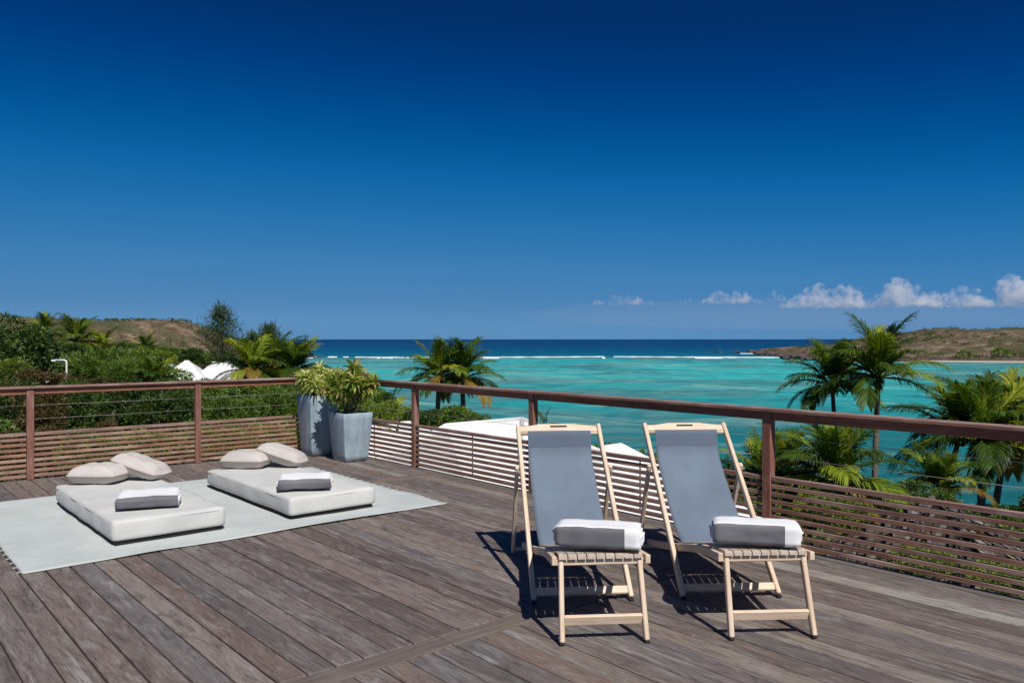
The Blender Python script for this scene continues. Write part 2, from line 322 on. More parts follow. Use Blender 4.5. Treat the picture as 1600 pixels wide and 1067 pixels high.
def mk_sea():
    k = N('lagoon_water'); g = k.n('NewGeometry'); sp = k.n('SeparateXYZ'); k.l(g.outputs['Position'], sp.inputs[0])
    p = k.pos(); n1 = k.noise(p, 0.011, 5, 0.6, 0.8); n2 = k.noise(k.pos((0.8, 1, 1)), 0.036, 5, 0.62, 1.0); n3 = k.noise(p, 0.16, 4, 0.6)
    nb = k.noise(p, 0.004, 3, 0.5)
    y = sp.outputs[1]
    # the bed: sand in the middle of the lagoon, weed by the shore, coral heads and sand streaks
    yy = k.math('ADD', y, k.math('MULTIPLY', k.math('SUBTRACT', n1, 0.5), 130.0))
    lag = k.ramp(k.math('DIVIDE', yy, 600.0), [(0.07, (0.006, 0.085, 0.088)), (0.15, (0.012, 0.165, 0.165)), (0.24, (0.026, 0.330, 0.310)), (0.48, (0.055, 0.480, 0.430)), (0.76, (0.022, 0.410, 0.385)), (0.90, (0.006, 0.190, 0.220))])
    lo = k.noise(k.pos((0.85, 1.2, 1)), 0.0105, 5, 0.62, 0.9)
    lag = k.mix(k.ramp(lo, [(0.47, 0.0), (0.55, 0.85)]), lag, k.mix(k.ramp(n2, [(0.42, 0.0), (0.58, 1.0)]), (0.030, 0.185, 0.182), (0.165, 0.270, 0.225)))
    lag = k.mix(k.ramp(n2, [(0.53, 0.0), (0.62, 0.75)]), lag, (0.014, 0.165, 0.168))
    lag = k.mix(k.ramp(k.noise(k.pos((0.8, 1.3, 1)), 0.022, 6, 0.7, 1.4), [(0.52, 0.0), (0.62, 0.75)]), lag, (0.24, 0.46, 0.39))
    lag = k.mix(k.ramp(n3, [(0.50, 0.0), (0.66, 0.50)]), lag, (0.012, 0.13, 0.135))
    deep = k.ramp(k.math('DIVIDE', k.math('ADD', y, k.math('MULTIPLY', k.math('SUBTRACT', n1, 0.5), 260.0)), 4000.0), [(0.135, (0.002, 0.125, 0.180)), (0.19, (0.002, 0.075, 0.150)), (0.32, (0.001, 0.045, 0.118)), (0.9, (0.001, 0.030, 0.090))])
    fd = k.ramp(k.math('DIVIDE', k.math('ADD', y, k.math('MULTIPLY', k.math('SUBTRACT', n2, 0.5), 60.0)), 1000.0), [(0.50, 0.0), (0.57, 1.0)])
    c = k.mix(fd, lag, deep)
    wv = k.noise(k.pos((1, 1.6, 1)), 0.9, 5, 0.65); w2 = k.noise(k.pos((1, 2.2, 1)), 0.12, 4, 0.6)
    k.bump(k.math('ADD', wv, k.math('MULTIPLY', w2, 2.0)), 0.5, 0.35)
    return k.fin(c, 0.35, 0.10)
M['sea'] = mk_sea()
def mk_foam():
    k = N('white_foam'); n = k.noise(k.pos(), 0.25, 4, 0.65)
    return k.fin(k.mix(k.ramp(n, [(0.35, 0.5), (0.55, 0.0)]), (0.80, 0.83, 0.84), (0.45, 0.62, 0.66)), 0.8, 0.2)
M['foam'] = mk_foam()
def mk_cloud():
    k = N('cloud_vapour'); k.t.nodes.remove(k.b)
    v = k.n('VolumePrincipled'); v.inputs['Color'].default_value = (0.99, 0.99, 0.99, 1); v.inputs['Anisotropy'].default_value = 0.0
    n = k.noise(k.coord((1, 1, 1)), 0.0052, 6, 0.68)
    k.l(k.math('MULTIPLY', k.ramp(n, [(0.44, 0.0), (0.66, 1.0)]), 0.0052), v.inputs['Density'])
    k.l(v.outputs[0], k.out.inputs['Volume']); return k.mat
M['cloud'] = mk_cloud()

# ------------------------------------------------------------------ the deck frame: s runs left from the right-hand rail, t towards the camera from the left-hand rail
TH = R(49.4)
U = Vector((math.sin(TH), math.cos(TH), 0)); V = Vector((-math.cos(TH), math.sin(TH), 0))
C0 = Vector((-2.5913, 11.5788, 0))
def W(s, t, z=0.0): return C0 - U * s - V * t + Vector((0, 0, z))
DRZ = -TH                                     # local x = +t, local y = -s
rng = random.Random(4)

SEA_Z = EYE - 12.0
# ---- water, land
def sheet(name, xs, ys, zf, mat, smooth=True):
    b = MB(); nx = len(xs)
    for y in ys:
        for x in xs: b.v.append((x, y, zf(x, y)))
    for j in range(len(ys) - 1):
        for i in range(nx - 1):
            a = j * nx + i; b.f.append((a, a + 1, a + nx + 1, a + nx)); b.m.append(0)
    return b.build(name, mat, None, smooth)
tag(sheet('sea', [-90000, -3000, -600, 0, 600, 3000, 90000], [-2000, 0, 600, 3000, 20000, 120000], lambda x, y: SEA_Z, M['sea'], False), kind='structure', label='turquoise lagoon turning deep blue beyond the reef')

COAST = [(-420, 820), (-190, 520), (-150, 400), (-64, 249), (-8, 105), (32, 52), (62, 8), (90, -60)]
def coast_d(x, y):
    """signed distance inland from the shore"""
    best = 1e9; sgn = 1
    for (x0, y0), (x1, y1) in zip(COAST, COAST[1:]):
        dx, dy = x1 - x0, y1 - y0; L2 = dx * dx + dy * dy
        t = max(0, min(1, ((x - x0) * dx + (y - y0) * dy) / L2))
        d = math.hypot(x - x0 - t * dx, y - y0 - t * dy)
        if d < best: best = d; sgn = 1 if (dx * (y - y0) - dy * (x - x0)) < 0 else -1
    return best * sgn
def land_z(x, y):
    d = coast_d(x, y)
    n = mnoise.noise(Vector((x * 0.08, y * 0.08, 3.1))) * 0.5
    if d < 0: return SEA_Z - 0.4 + d * 0.05
    return SEA_Z + min(7.2, d * 0.19) + n * min(1, d / 10) + max(0, min(2.2, (-x - 20) * 0.03))
xs = [-400, -300, -240, -200, -170, -150, -130, -115] + [-100 + 4 * i for i in range(50)]
ys = [-60 + 4 * i for i in range(60)] + [190, 205, 220, 240, 260, 290, 330, 380, 440, 500, 560, 640, 760, 860]
tag(sheet('terrain', xs, ys, land_z, M['ground']), kind='structure', label='planted slope falling from the deck to the shore')

def hill_mesh(name, x0, x1, y0, y1, nx, ny, hf):
    return sheet(name, [x0 + (x1 - x0) * i / nx for i in range(nx + 1)], [y0 + (y1 - y0) * j / ny for j in range(ny + 1)], hf, M['hill'])
def sm(a, b, x):
    t = max(0, min(1, (x - a) / (b - a))); return t * t * (3 - 2 * t)
def fbm(x, y, s, o=4):
    return mnoise.fractal(Vector((x * s, y * s, 1.7)), 1.0, 2.0, o)
def left_hill(x, y):
    cx, cy = -290.0, 520.0
    dx = (x - cx); rx = 138.0 if dx > 0 else 260.0
    r = math.hypot(dx / rx, (y - cy) / 120.0)
    h = 20.8 * (1 - sm(0.50, 1.0, r)) + 3.4 * (1 - sm(0.9, 1.32, r))
    return SEA_Z - 1 + h + (fbm(x, y, 0.02) * 2.6 + fbm(x, y, 0.09) * 0.8) * min(1, max(0, h / 6))
tag(hill_mesh('left_hill', -640, -110, 370, 700, 106, 66, left_hill), kind='structure', label='dry grassy headland behind the trees on the left')
HC = [(215, 690), (205, 640), (172, 500), (172, 445), (215, 420), (265, 404), (380, 390), (700, 380)]
def hd(x, y):
    best = 1e9; sg = 1
    for (a, b), (c, d) in zip(HC, HC[1:]):
        dx, dy = c - a, d - b; t = max(0, min(1, ((x - a) * dx + (y - b) * dy) / (dx * dx + dy * dy)))
        q = math.hypot(x - a - t * dx, y - b - t * dy)
        if q < best: best = q; sg = 1 if dx * (y - b) - dy * (x - a) > 0 else -1
    back = 760 - y + (x - 215) * 0.3
    return min(best * sg, back)
def right_hill(x, y):
    d = hd(x, y)
    if d < -4: return SEA_Z - 3
    H = 5.0 + 13.2 * sm(190, 330, x)
    h = H * sm(0, 150, d) + 2.2 * sm(-1, 7, d)
    return SEA_Z - 1.0 + h + (fbm(x, y, 0.022) * 2.2 + fbm(x, y, 0.1) * 0.9) * sm(0, 30, d)
tag(hill_mesh('right_headland', 140, 700, 370, 800, 112, 86, right_hill), kind='structure', label='brown scrubby headland across the lagoon on the right')
b = MB()
bp = [(216, 419.5), (240, 411), (262, 404.3), (300, 399), (340, 394.5), (420, 387), (560, 382)]
for i, (x, y) in enumerate(bp):
    b.v += [(x, y - 5, SEA_Z + 0.12), (x + 1, y + 5, SEA_Z + .8)]
for i in range(len(bp) - 1): b.f.append((2 * i, 2 * i + 2, 2 * i + 3, 2 * i + 1)); b.m.append(0)
tag(b.build('beach', M['sand']), kind='structure', label='thin pale beach at the foot of the right headland')

def blob(mb, c, r, rr, mi=0, sq=0.7, sub=1, jit=0.25):
    bm = bmesh.new(); bmesh.ops.create_icosphere(bm, subdivisions=sub, radius=1.0)
    o = len(mb.v); ox = rr.uniform(0, 100)
    for v in bm.verts:
        k = 1 + jit * mnoise.noise(v.co * 1.9 + Vector((ox, 0, 0))) * 2
        mb.v.append((c[0] + v.co.x * r * k, c[1] + v.co.y * r * k, c[2] + v.co.z * r * k * sq))
    for f in bm.faces: mb.f.append(tuple(o + v.index for v in f.verts)); mb.m.append(mi)
    bm.free()
def leafy(mb, c, r, rr, n, ls, sq=0.7):
    for _ in range(n):
        d = Vector((rr.gauss(0, 1), rr.gauss(0, 1), rr.gauss(0, 1))).normalized()
        if d.z < -0.3: d.z = -d.z
        p = Vector((c[0] + d.x * r, c[1] + d.y * r, c[2] + d.z * r * sq)) 
        leaf(mb, p, (d + Vector((rr.gauss(0, .6), rr.gauss(0, .6), rr.gauss(0, .6)))).normalized(), ls * rr.uniform(0.7, 1.3), ls * 0.5, rr)
def leaf(mb, p, d, L, wd, rr, fold=0.15, mi=0):
    a = d.cross(Vector((rr.gauss(0, 1), rr.gauss(0, 1), rr.gauss(0, 1))))
    if a.length < 1e-4: a = Vector((1, 0, 0))
    a.normalize(); nn = a.cross(d); q = p + d * (L * 0.45); o = len(mb.v)
    mb.v += [tuple(p), tuple(q + a * (wd * 0.5) + nn * (fold * wd)), tuple(p + d * L), tuple(q - a * (wd * 0.5) + nn * (fold * wd))]
    mb.f += [(o, o + 1, o + 2), (o, o + 2, o + 3)]; mb.m += [mi, mi]
rr = random.Random(21)
def scrub(name, hf, x0, x1, y0, y1, n, label, test, rmin=0.4, rmax=1.5):
    b = MB(); k = 0
    while k < n:
        x, y = rr.uniform(x0, x1), rr.uniform(y0, y1)
        if not test(x, y) or mnoise.noise(Vector((x * .02, y * .02, 7))) + rr.uniform(-.35, .35) < 0.0: k += 0.2; continue
        r = rr.uniform(rmin, rmax) ** 1.0; z = hf(x, y)
        leafy(b, (x, y, z + r * .2), r, rr, 34, r * .7, 0.75); k += 1
    tag(b.build(name, M['leaf_dark']), label, kind='stuff')
scrub('hillside_scrub', right_hill, 150, 520, 400, 720, 900, 'low scrub scattered over the right headland', lambda x, y: hd(x, y) > 12)
scrub('hillside_scrub', left_hill, -480, -160, 400, 560, 1500, 'low scrub scattered over the left hill', lambda x, y: left_hill(x, y) > SEA_Z + 6)
# shore bushes at the foot of the right headland, dark rocks at its tip
b = MB()
for i in range(34):
    x = rr.uniform(235, 560); y = 432 - (x - 215) * 0.13 + rr.uniform(0, 10); r = rr.uniform(1.6, 4.2)
    leafy(b, (x, y, right_hill(x, y) + r * .3), r, rr, 130, r * .45)
tag(b.build('shore_bushes', M['leaf_mid']), 'belt of green bushes behind the far beach', kind='stuff')
for i, (x, y, r) in enumerate([(213, 690, 5.5), (200, 640, 4.6), (191, 600, 4.2), (185, 560, 4.2), (176, 520, 4.5), (171, 492, 3.8), (167, 470, 4.2), (169, 450, 3.4), (180, 440, 3.0), (196, 700, 2.8), (186, 716, 2.2), (176, 705, 1.6)]):
    b = MB()
    for k in range(5): blob(b, (x + rr.uniform(-r, r) * 1.3, y + rr.uniform(-r, r) * 1.6, SEA_Z + 0.2 + rr.uniform(0, r * .25)), r * rr.uniform(.4, .8), rr, 0, 0.6, 2, 0.4)
    tag(b.build('shore_rock', M['rock']), 'dark boulder heap in the surf off the right headland' if i > 8 else 'dark boulder heap at the waterline of the right headland', 'rock', 'rocks in the surf' if i > 8 else 'rocks along the headland shore')
# surf on the reef
def foam(name, x0, x1, yc, wd, seed, label, taper=True, thresh=-0.35):
    b = MB(); r2 = random.Random(seed); n = int((x1 - x0) / 2.0)
    prev = None
    for i in range(n + 1):
        x = x0 + (x1 - x0) * i / n; e = min(1, min(i, n - i) / 12) if taper else 1
        a = mnoise.noise(Vector((x * .021, seed, 0))); q = mnoise.noise(Vector((x * .13, seed, 5)))
        hw = wd * e * max(0.0, 0.6 + a * 1.1 + q * 1.0)
        yc2 = yc + mnoise.noise(Vector((x * .008, seed, 9))) * wd * 1.0
        cur = None if a + q * 0.5 < thresh or hw < 0.4 else len(b.v)
        if cur is not None:
            b.v += [(x, yc2 - hw, SEA_Z + .03), (x, yc2 - hw * .35, SEA_Z + .5 + .3 * q), (x, yc2 + hw, SEA_Z + .05)]
            if prev is not None:
                b.f += [(prev, cur, cur + 1, prev + 1), (prev + 1, cur + 1, cur + 2, prev + 2)]; b.m += [0, 0]
        prev = cur
    return tag(b.build(name, M['foam'], None, True), label, kind='stuff')
foam('reef_surf', -190, 205, 530, 14, 3, 'long white line of surf breaking on the reef', thresh=-0.72)
foam('reef_surf', -150, 150, 500, 6, 8, 'thin broken foam drifting inside the reef', thresh=0.12)
foam('headland_surf', 165, 214, 655, 6, 5, 'white surf around the rocks off the headland', thresh=-0.1)

# ------------------------------------------------------------------ clouds on the horizon
def cloud(x, yb, wpx, hpx, seed, dist=16000, name='cloud', label='', group=None):
    r2 = random.Random(seed); k = dist / F; root = px(x, yb, dist); b = MB()
    Wd, Ht = wpx * k, hpx * k; n = max(5, int(wpx / 4.5))
    for i in range(n):
        t = (i + .5) / n + r2.uniform(-.4, .4) / n; e = math.sin(math.pi * max(0.02, min(.98, t))) ** .5
        hh = Ht * e * r2.uniform(.45, 1.0)
        rad = max(Ht * .13, hh * r2.uniform(.30, .42))
        for q in range(4):
            f = q / 3.0; rq = rad * (1 - .32 * f) * r2.uniform(.8, 1.15)
            blob(b, ((t - .5) * Wd + r2.uniform(-.5, .5) * rad, r2.uniform(-1, 1) * Ht * .35, rq * .8 + f * max(0, hh - rq * 1.5)), rq, r2, 0, .86, 2, .28)
    me = b.mesh(name, M['cloud'])
    o = link(name, me, None, root)
    rm = o.modifiers.new('merge', 'REMESH'); rm.mode = 'VOXEL'; rm.voxel_size = max(Ht, 150) / 30
    return tag(o, label, 'cloud', group)
CL = [(972, 477, 100, 18, 'thin cumulus streak low over the open sea, alone at the end of the row'), (903, 475, 22, 6, 'smallest scrap of cloud at the tail of the row over the sea'),
      (1070, 473, 26, 11, 'small cloud puff just before the two-humped cloud over the sea'), (1140, 475, 90, 26, 'two-humped white cumulus over the sea short of the headland'),
      (1214, 471, 30, 20, 'single round cloud puff over the tip of the headland'), (1296, 482, 150, 40, 'broad white cumulus bank above the pair of tall palms'),
      (1412, 480, 84, 50, 'tallest towering cumulus above the brown headland'), (1498, 481, 130, 38, 'ragged fading cumulus above the headland crest'), (1612, 480, 80, 66, 'big bright cumulus cut off by the picture edge')]
def haze_bank():
    k = N('haze_vapour'); k.t.nodes.remove(k.b); v = k.n('VolumePrincipled'); v.inputs['Color'].default_value = (0.95, 0.96, 0.99, 1); v.inputs['Density'].default_value = 0.00005
    k.l(v.outputs[0], k.out.inputs['Volume']); b = MB(); d = 19000; q = d / F; n = 24
    blob(b, (0, 0, 0), 1, random.Random(3), 0, 1, 4, .06)
    o = b.build('haze_bank', k.mat, None, loc=px(1330, 492, d), scale=(520 * q, 1500, 26 * q))
    tag(o, 'faint grey haze bank hanging under the row of clouds', 'cloud')
haze_bank()
for i, (x, yb, wp, hp, lb) in enumerate(CL): cloud(x, yb, wp, hp, 50 + i, label=lb, group='cumulus clouds along the horizon')

# ------------------------------------------------------------------ deck
deck = MB()
T_END, S_END = 13.5, 9.0
for t in [0.06, 0.9, 1.75, 2.655, 3.7, 4.8, 5.9, 7.035, 8.2, 9.3, 10.4, 11.5, 12.6, 13.4]:
    deck.box(t - .09, t + .09, -S_END, 0.0, -0.22, -0.034)
deck.box(-0.02, T_END, -0.05, 0.0, -0.26, -0.033); deck.box(-0.02, T_END, -S_END, -S_END + .05, -0.26, -0.033)
deck.box(-0.02, T_END, -S_END, 0.0, -0.30, -0.262)
for t in (0.3, 4.5, 8.5, 13.0):
    for s in (0.4, 4.5, 8.5):
        p = W(s, t); deck.box(t - .1, t + .1, -s - .1, -s + .1, land_z(p.x, p.y) - .3, -0.3)
dk = tag(deck.build('deck', M['under'], None, loc=C0, rz=DRZ), kind='structure', label='weathered grey-brown timber deck')
def board(name, L, wd, mat, t0, s_mid, parent, z=0.0, along='t', ch=0.004):
    m = MB(); m.box(0, L, -wd / 2, wd / 2, -0.03, 0, 0, ch)
    return m.build(name, mat, parent, loc=(t0, -s_mid, z) if along == 't' else (t0, -s_mid, z), rz=0 if along == 't' else -math.pi / 2)
PITCH = 0.15
SECT = [(0.03, 2.583), (2.732, 6.956), (7.112, T_END)]
for (a, e) in SECT:
    for i in range(60):
        s0 = 0.08 + PITCH * i
        ga, ge = rng.uniform(0.000, 0.004), rng.uniform(0.000, 0.004)
        bo = board('deck_board', e - a - ga - ge, PITCH - 0.007 - rng.uniform(0, 0.003), M['deck'], a + ga, s0 + PITCH / 2, dk, rng.uniform(-0.0016, 0.0016))
        bo.rotation_euler.x = rng.uniform(-0.006, 0.006)
for tm in (2.6575, 7.034):
    for k in range(3):
        L = S_END / 3 - 0.004
        board('divider_board', L, 0.142, M['divider'], tm, 0.08 + k * S_END / 3, dk, 0.001, 's').rotation_euler = (0, 0, -math.pi / 2)
m = MB(); m.box(-0.03, T_END, -0.075, 0.03, -0.03, 0.002, 0, .004); m.build('edge_board', M['divider'], dk)
m = MB(); m.box(-0.03, 0.026, -S_END, -0.079, -0.03, 0.002, 0, .004); m.build('edge_board', M['divider'], dk)

# ------------------------------------------------------------------ railings
def railing(along_t, posts, end, label, skip_first=False):
    """local x runs along the rail, local y outwards; each bay: cap, beam, nine slats, rod, two cables"""
    root = thing('railing', label, 'railing', C0, DRZ if along_t else DRZ - math.pi / 2)
    sg = 1 if along_t else -1                     # outward is +y for the right rail, -y for the left one
    y0 = 0.0
    def bx(m, x0, x1, ya, yb, z0, z1, ch=.003):
        if sg > 0: m.box(x0, x1, ya, yb, z0, z1, 0, ch)
        else: m.box(x0, x1, -yb, -ya, z0, z1, 0, ch)
    pw = 0.036
    xs_ = posts
    for x in xs_:
        m = MB(); bx(m, x - pw, x + pw, -pw, pw, 0.003, 1.037); m.build('post', M['post'], root)
    start = xs_[0] + pw
    caps = [xs_[0]] + [x for x in xs_[2:-1:2]] + [end]
    for a, e in zip(caps, caps[1:]):
        m = MB(); bx(m, a + (.002 if a != caps[0] else -.04), e - .002, -.058, .058, 1.038, 1.064, .004); m.build('handrail', M['railcap'], root)
    for a, e in zip(xs_, xs_[1:]):
        m = MB(); bx(m, a + pw + .002, e - pw - .002, -.022, .022, 0.972, 1.037); m.build('rail_beam', M['rail'], root)
        for k in range(9):
            zt = 0.537 - 0.0595 * k; hh = 0.033 if k else 0.036; dy = rng.uniform(-.002, .002)
            m = MB(); yy = .021 if k else .028
            bx(m, a + pw + .003, e - pw - .003, -yy + dy, .016 + dy, zt - hh + rng.uniform(-.0015, .0015), zt)
            m.build('slat', M['slat'] if k else M['railcap'], root)
        mid = a + (e - a) * .52
        m = MB(); bx(m, mid - .007, mid + .007, .0175, .0225, 0.02, 0.50, 0); m.build('slat_brace', M['steel'], root)
        for z in (0.846, 0.69):
            m = MB(); m.tube([(a + pw, 0, z), ((a + e) / 2, 0, z - .004), (e - pw, 0, z)], .0022, 6); m.build('cable', M['steel'], root, True)
    return root
railing(True, [0.0, 2.12, 4.32, 7.06, 9.7, 12.3], 13.0, 'reddish slatted timber railing between the deck and the lagoon, behind the two deckchairs')
railing(False, [0.085, 1.95, 3.83, 5.7, 7.6], 8.5, 'reddish slatted timber railing between the deck and the green thicket, behind the pillows')

# ------------------------------------------------------------------ rug, mattresses, pillows, towels
def make_rug():
    root = thing('rug', 'large pale grey-green flatweave rug under the two floor mattresses', 'rug', W(2.79, 2.74, 0), DRZ)
    L, Wd = 2.92, 3.56                             # along t, along s
    b = MB(); nx, ny = 60, 72
    for j in range(ny + 1):
        for i in range(nx + 1):
            x = -L / 2 + L * i / nx; y = -Wd / 2 + Wd * j / ny
            ex = 0.022 * mnoise.noise(Vector((0, y * 1.7, 1 if i < nx / 2 else 2))) * abs(2 * i / nx - 1) ** 6
            ey = 0.020 * mnoise.noise(Vector((x * 1.7, 0, 3 if j < ny / 2 else 4))) * abs(2 * j / ny - 1) ** 6
            z = 0.0095 + 0.004 * mnoise.noise(Vector((x * 2.3, y * 2.3, 0))) + (0.020 * max(0, mnoise.noise(Vector((x * 1.7, y * 1.7, 8)))) if i == nx or j == ny else 0)
            b.v.append((x + ex, y + ey, z))
    for j in range(ny):
        for i in range(nx):
            a = j * (nx + 1) + i; b.f.append((a, a + 1, a + nx + 2, a + nx + 1)); b.m.append(0)
    o = b.build('weave', M['rug'], root, True)
    so = o.modifiers.new('thick', 'SOLIDIFY'); so.thickness = 0.004; so.offset = -1
    r2 = random.Random(3)
    for sgn in (-1, 1):
        for k in range(20):
            x = -L / 2 + .05 + (L - .1) * k / 19; m = MB()
            pts = [(0, -sgn * .02, 0.004), (r2.uniform(-.004, .004), sgn * .012, .004), (r2.uniform(-.008, .008), sgn * .026, .002)]
            m.tube(pts, [.004, .0035, .005], 5); m.build('tassel', M['rug'], root, loc=(x, sgn * Wd / 2 + 0.0, 0.003))
make_rug()

def soft_box(L, Wd, H, r, nx, ny, nz, wob, seed):
    """a stuffed block, rounded edges, slightly crowned"""
    b = MB(); vid = {}
    def q(i, j, k):
        key = (i, j, k)
        if key in vid: return vid[key]
        p = Vector((L * (i / nx - .5), Wd * (j / ny - .5), H * (k / nz)))
        c = Vector((max(-L / 2 + r, min(L / 2 - r, p.x)), max(-Wd / 2 + r, min(Wd / 2 - r, p.y)), max(r, min(H - r, p.z))))
        d = p - c
        if d.length > 1e-6: p = c + d.normalized() * r
        ux, uy = 2 * p.x / L, 2 * p.y / Wd
        if k == nz: p.z += H * 0.04 * (1 - ux ** 4) * (1 - uy ** 4)
        n_ = mnoise.noise(p * 3.2 + Vector((seed, 0, 0))) * wob + mnoise.noise(p * 9 + Vector((seed, 4, 0))) * wob * .35
        bul = math.sin(math.pi * p.z / H) * .006
        p.x += (n_ + bul) * (1 if ux > .9 else -1 if ux < -.9 else 0); p.y += (n_ + bul) * (1 if uy > .9 else -1 if uy < -.9 else 0)
        if k == nz: p.z += n_ * .8
        vid[key] = len(b.v); b.v.append(tuple(p)); return vid[key]
    for i in range(nx):
        for j in range(ny):
            for k in (0, nz): b.f.append((q(i, j, k), q(i + 1, j, k), q(i + 1, j + 1, k), q(i, j + 1, k))); b.m.append(0)
    for i in range(nx):
        for k in range(nz):
            for j in (0, ny): b.f.append((q(i, j, k), q(i + 1, j, k), q(i + 1, j, k + 1), q(i, j, k + 1))); b.m.append(0)
    for j in range(ny):
        for k in range(nz):
            for i in (0, nx): b.f.append((q(i, j, k), q(i, j + 1, k), q(i, j + 1, k + 1), q(i, j, k + 1))); b.m.append(0)
    return b
def mattress(s0, s1, t0, t1, label, seed):
    L, Wd = t1 - t0, s1 - s0; root = thing('floor_mattress', label, 'mattress', W((s0 + s1) / 2, (t0 + t1) / 2, 0.012), DRZ, 'floor mattresses on the rug')
    m = MB(); m.box(-L / 2 + .035, L / 2 - .022, -Wd / 2 + .02, Wd / 2 - .02, 0.001, 0.03); m.build('contact_shade', M['black'], root)  # inset block painted black as the contact shade below the cushion
    soft_box(L, Wd, 0.163, .024, 44, 22, 8, .010, seed).build('cushion', M['mattress'], root, True, loc=(0, 0, .029))
    m = MB()
    for z in (0.165,):
        pts = []
        rc = .045
        for cx, cy, a0 in ((L / 2 - rc, Wd / 2 - rc, 0), (-L / 2 + rc, Wd / 2 - rc, 90), (-L / 2 + rc, -Wd / 2 + rc, 180), (L / 2 - rc, -Wd / 2 + rc, 270)):
            for a in (0, 30, 60, 90): pts.append((cx + (rc - .001) * math.cos(R(a0 + a)), cy + (rc - .001) * math.sin(R(a0 + a)), z))
        pts.append(pts[0]); m.tube(pts, .0035, 6)
    m.build('piping', M['mattress'], root, True)
MT = 0.012 + 0.029 + 0.163                       # top of a mattress
mattress(3.05, 3.92, 1.80, 3.86, 'cream floor mattress nearer the frayed end of the rug', 1.0)
mattress(1.64, 2.49, 1.84, 3.90, 'cream floor mattress nearer the blue-grey planters', 5.0)

def pillow(px_, py_, z, L, Wd, T, rz, tilt, label, seed, roll=0.0):
    Z = (EYE - z) * F / (py_ - 530)
    loc = Vector(((px_ - 800) * Z / F, Z, z))
    root = thing('pillow', label, 'pillow', loc, 0, 'beige pillows on the floor mattresses')
    root.rotation_euler = (tilt, roll, rz)
    b = MB(); n = 26
    for side in (1, -1):
        o = len(b.v)
        for j in range(n + 1):
            for i in range(n + 1):
                u_, v_ = 2 * i / n - 1, 2 * j / n - 1
                pin = pin2 = math.sqrt(1 - .17 * (u_ * v_) ** 2)
                th_ = ((1 - abs(u_) ** 3.4) * (1 - abs(v_) ** 3.4)) ** .46
                wr = mnoise.noise(Vector((u_ * 2.2, v_ * 2.2, seed + side))) * .16 + mnoise.noise(Vector((u_ * 6, v_ * 3, seed))) * .07
                x = u_ * L / 2 * pin2; y = v_ * Wd / 2 * pin
                zz = side * T / 2 * th_ * (1 + wr) + T / 2 
                if side < 0: zz = max(zz, T * .06) if th_ > .3 else zz
                b.v.append((x, y, zz))
        for j in range(n):
            for i in range(n):
                a = o + j * (n + 1) + i; f = (a, a + 1, a + n + 2, a + n + 1); b.f.append(f if side > 0 else f[::-1]); b.m.append(0)
    me = b.mesh('cushion', M['pillow'], True)
    bm = bmesh.new(); bm.from_mesh(me); bmesh.ops.remove_doubles(bm, verts=bm.verts[:], dist=.0004); bm.to_mesh(me); bm.free()
    link('cushion', me, root)
    m = MB(); pts = []
    for k in range(4 * n):
        e, f = divmod(k, n); a = 2 * f / n - 1
        u_, v_ = [(a, -1), (1, a), (-a, 1), (-1, -a)][e]
        q_ = math.sqrt(1 - .17 * (u_ * v_) ** 2); pts.append((u_ * L / 2 * q_, v_ * Wd / 2 * q_, T / 2))
    pts.append(pts[0]); m.tube(pts, .0032, 5, cap=False); m.build('seam', M['pillow'], root, True)
    return root
pillow(158, 754, MT, .50, .42, .19, R(-4), 0, 'beige pillow lying flat on the mattress nearer the frayed rug end', 2)
pillow(217, 741, MT + .05, .52, .36, .18, R(-8), R(-3), 'beige pillow tilted against its flat neighbour, on the mattress nearer the frayed rug end', 6, R(17))
pillow(388, 730, MT, .50, .42, .19, R(-6), 0, 'beige pillow lying flat on the mattress nearer the planters', 11)
pillow(438, 722, MT + .045, .52, .36, .18, R(-9), R(-3), 'beige pillow tilted against its flat neighbour, on the mattress nearer the planters', 15, R(17))

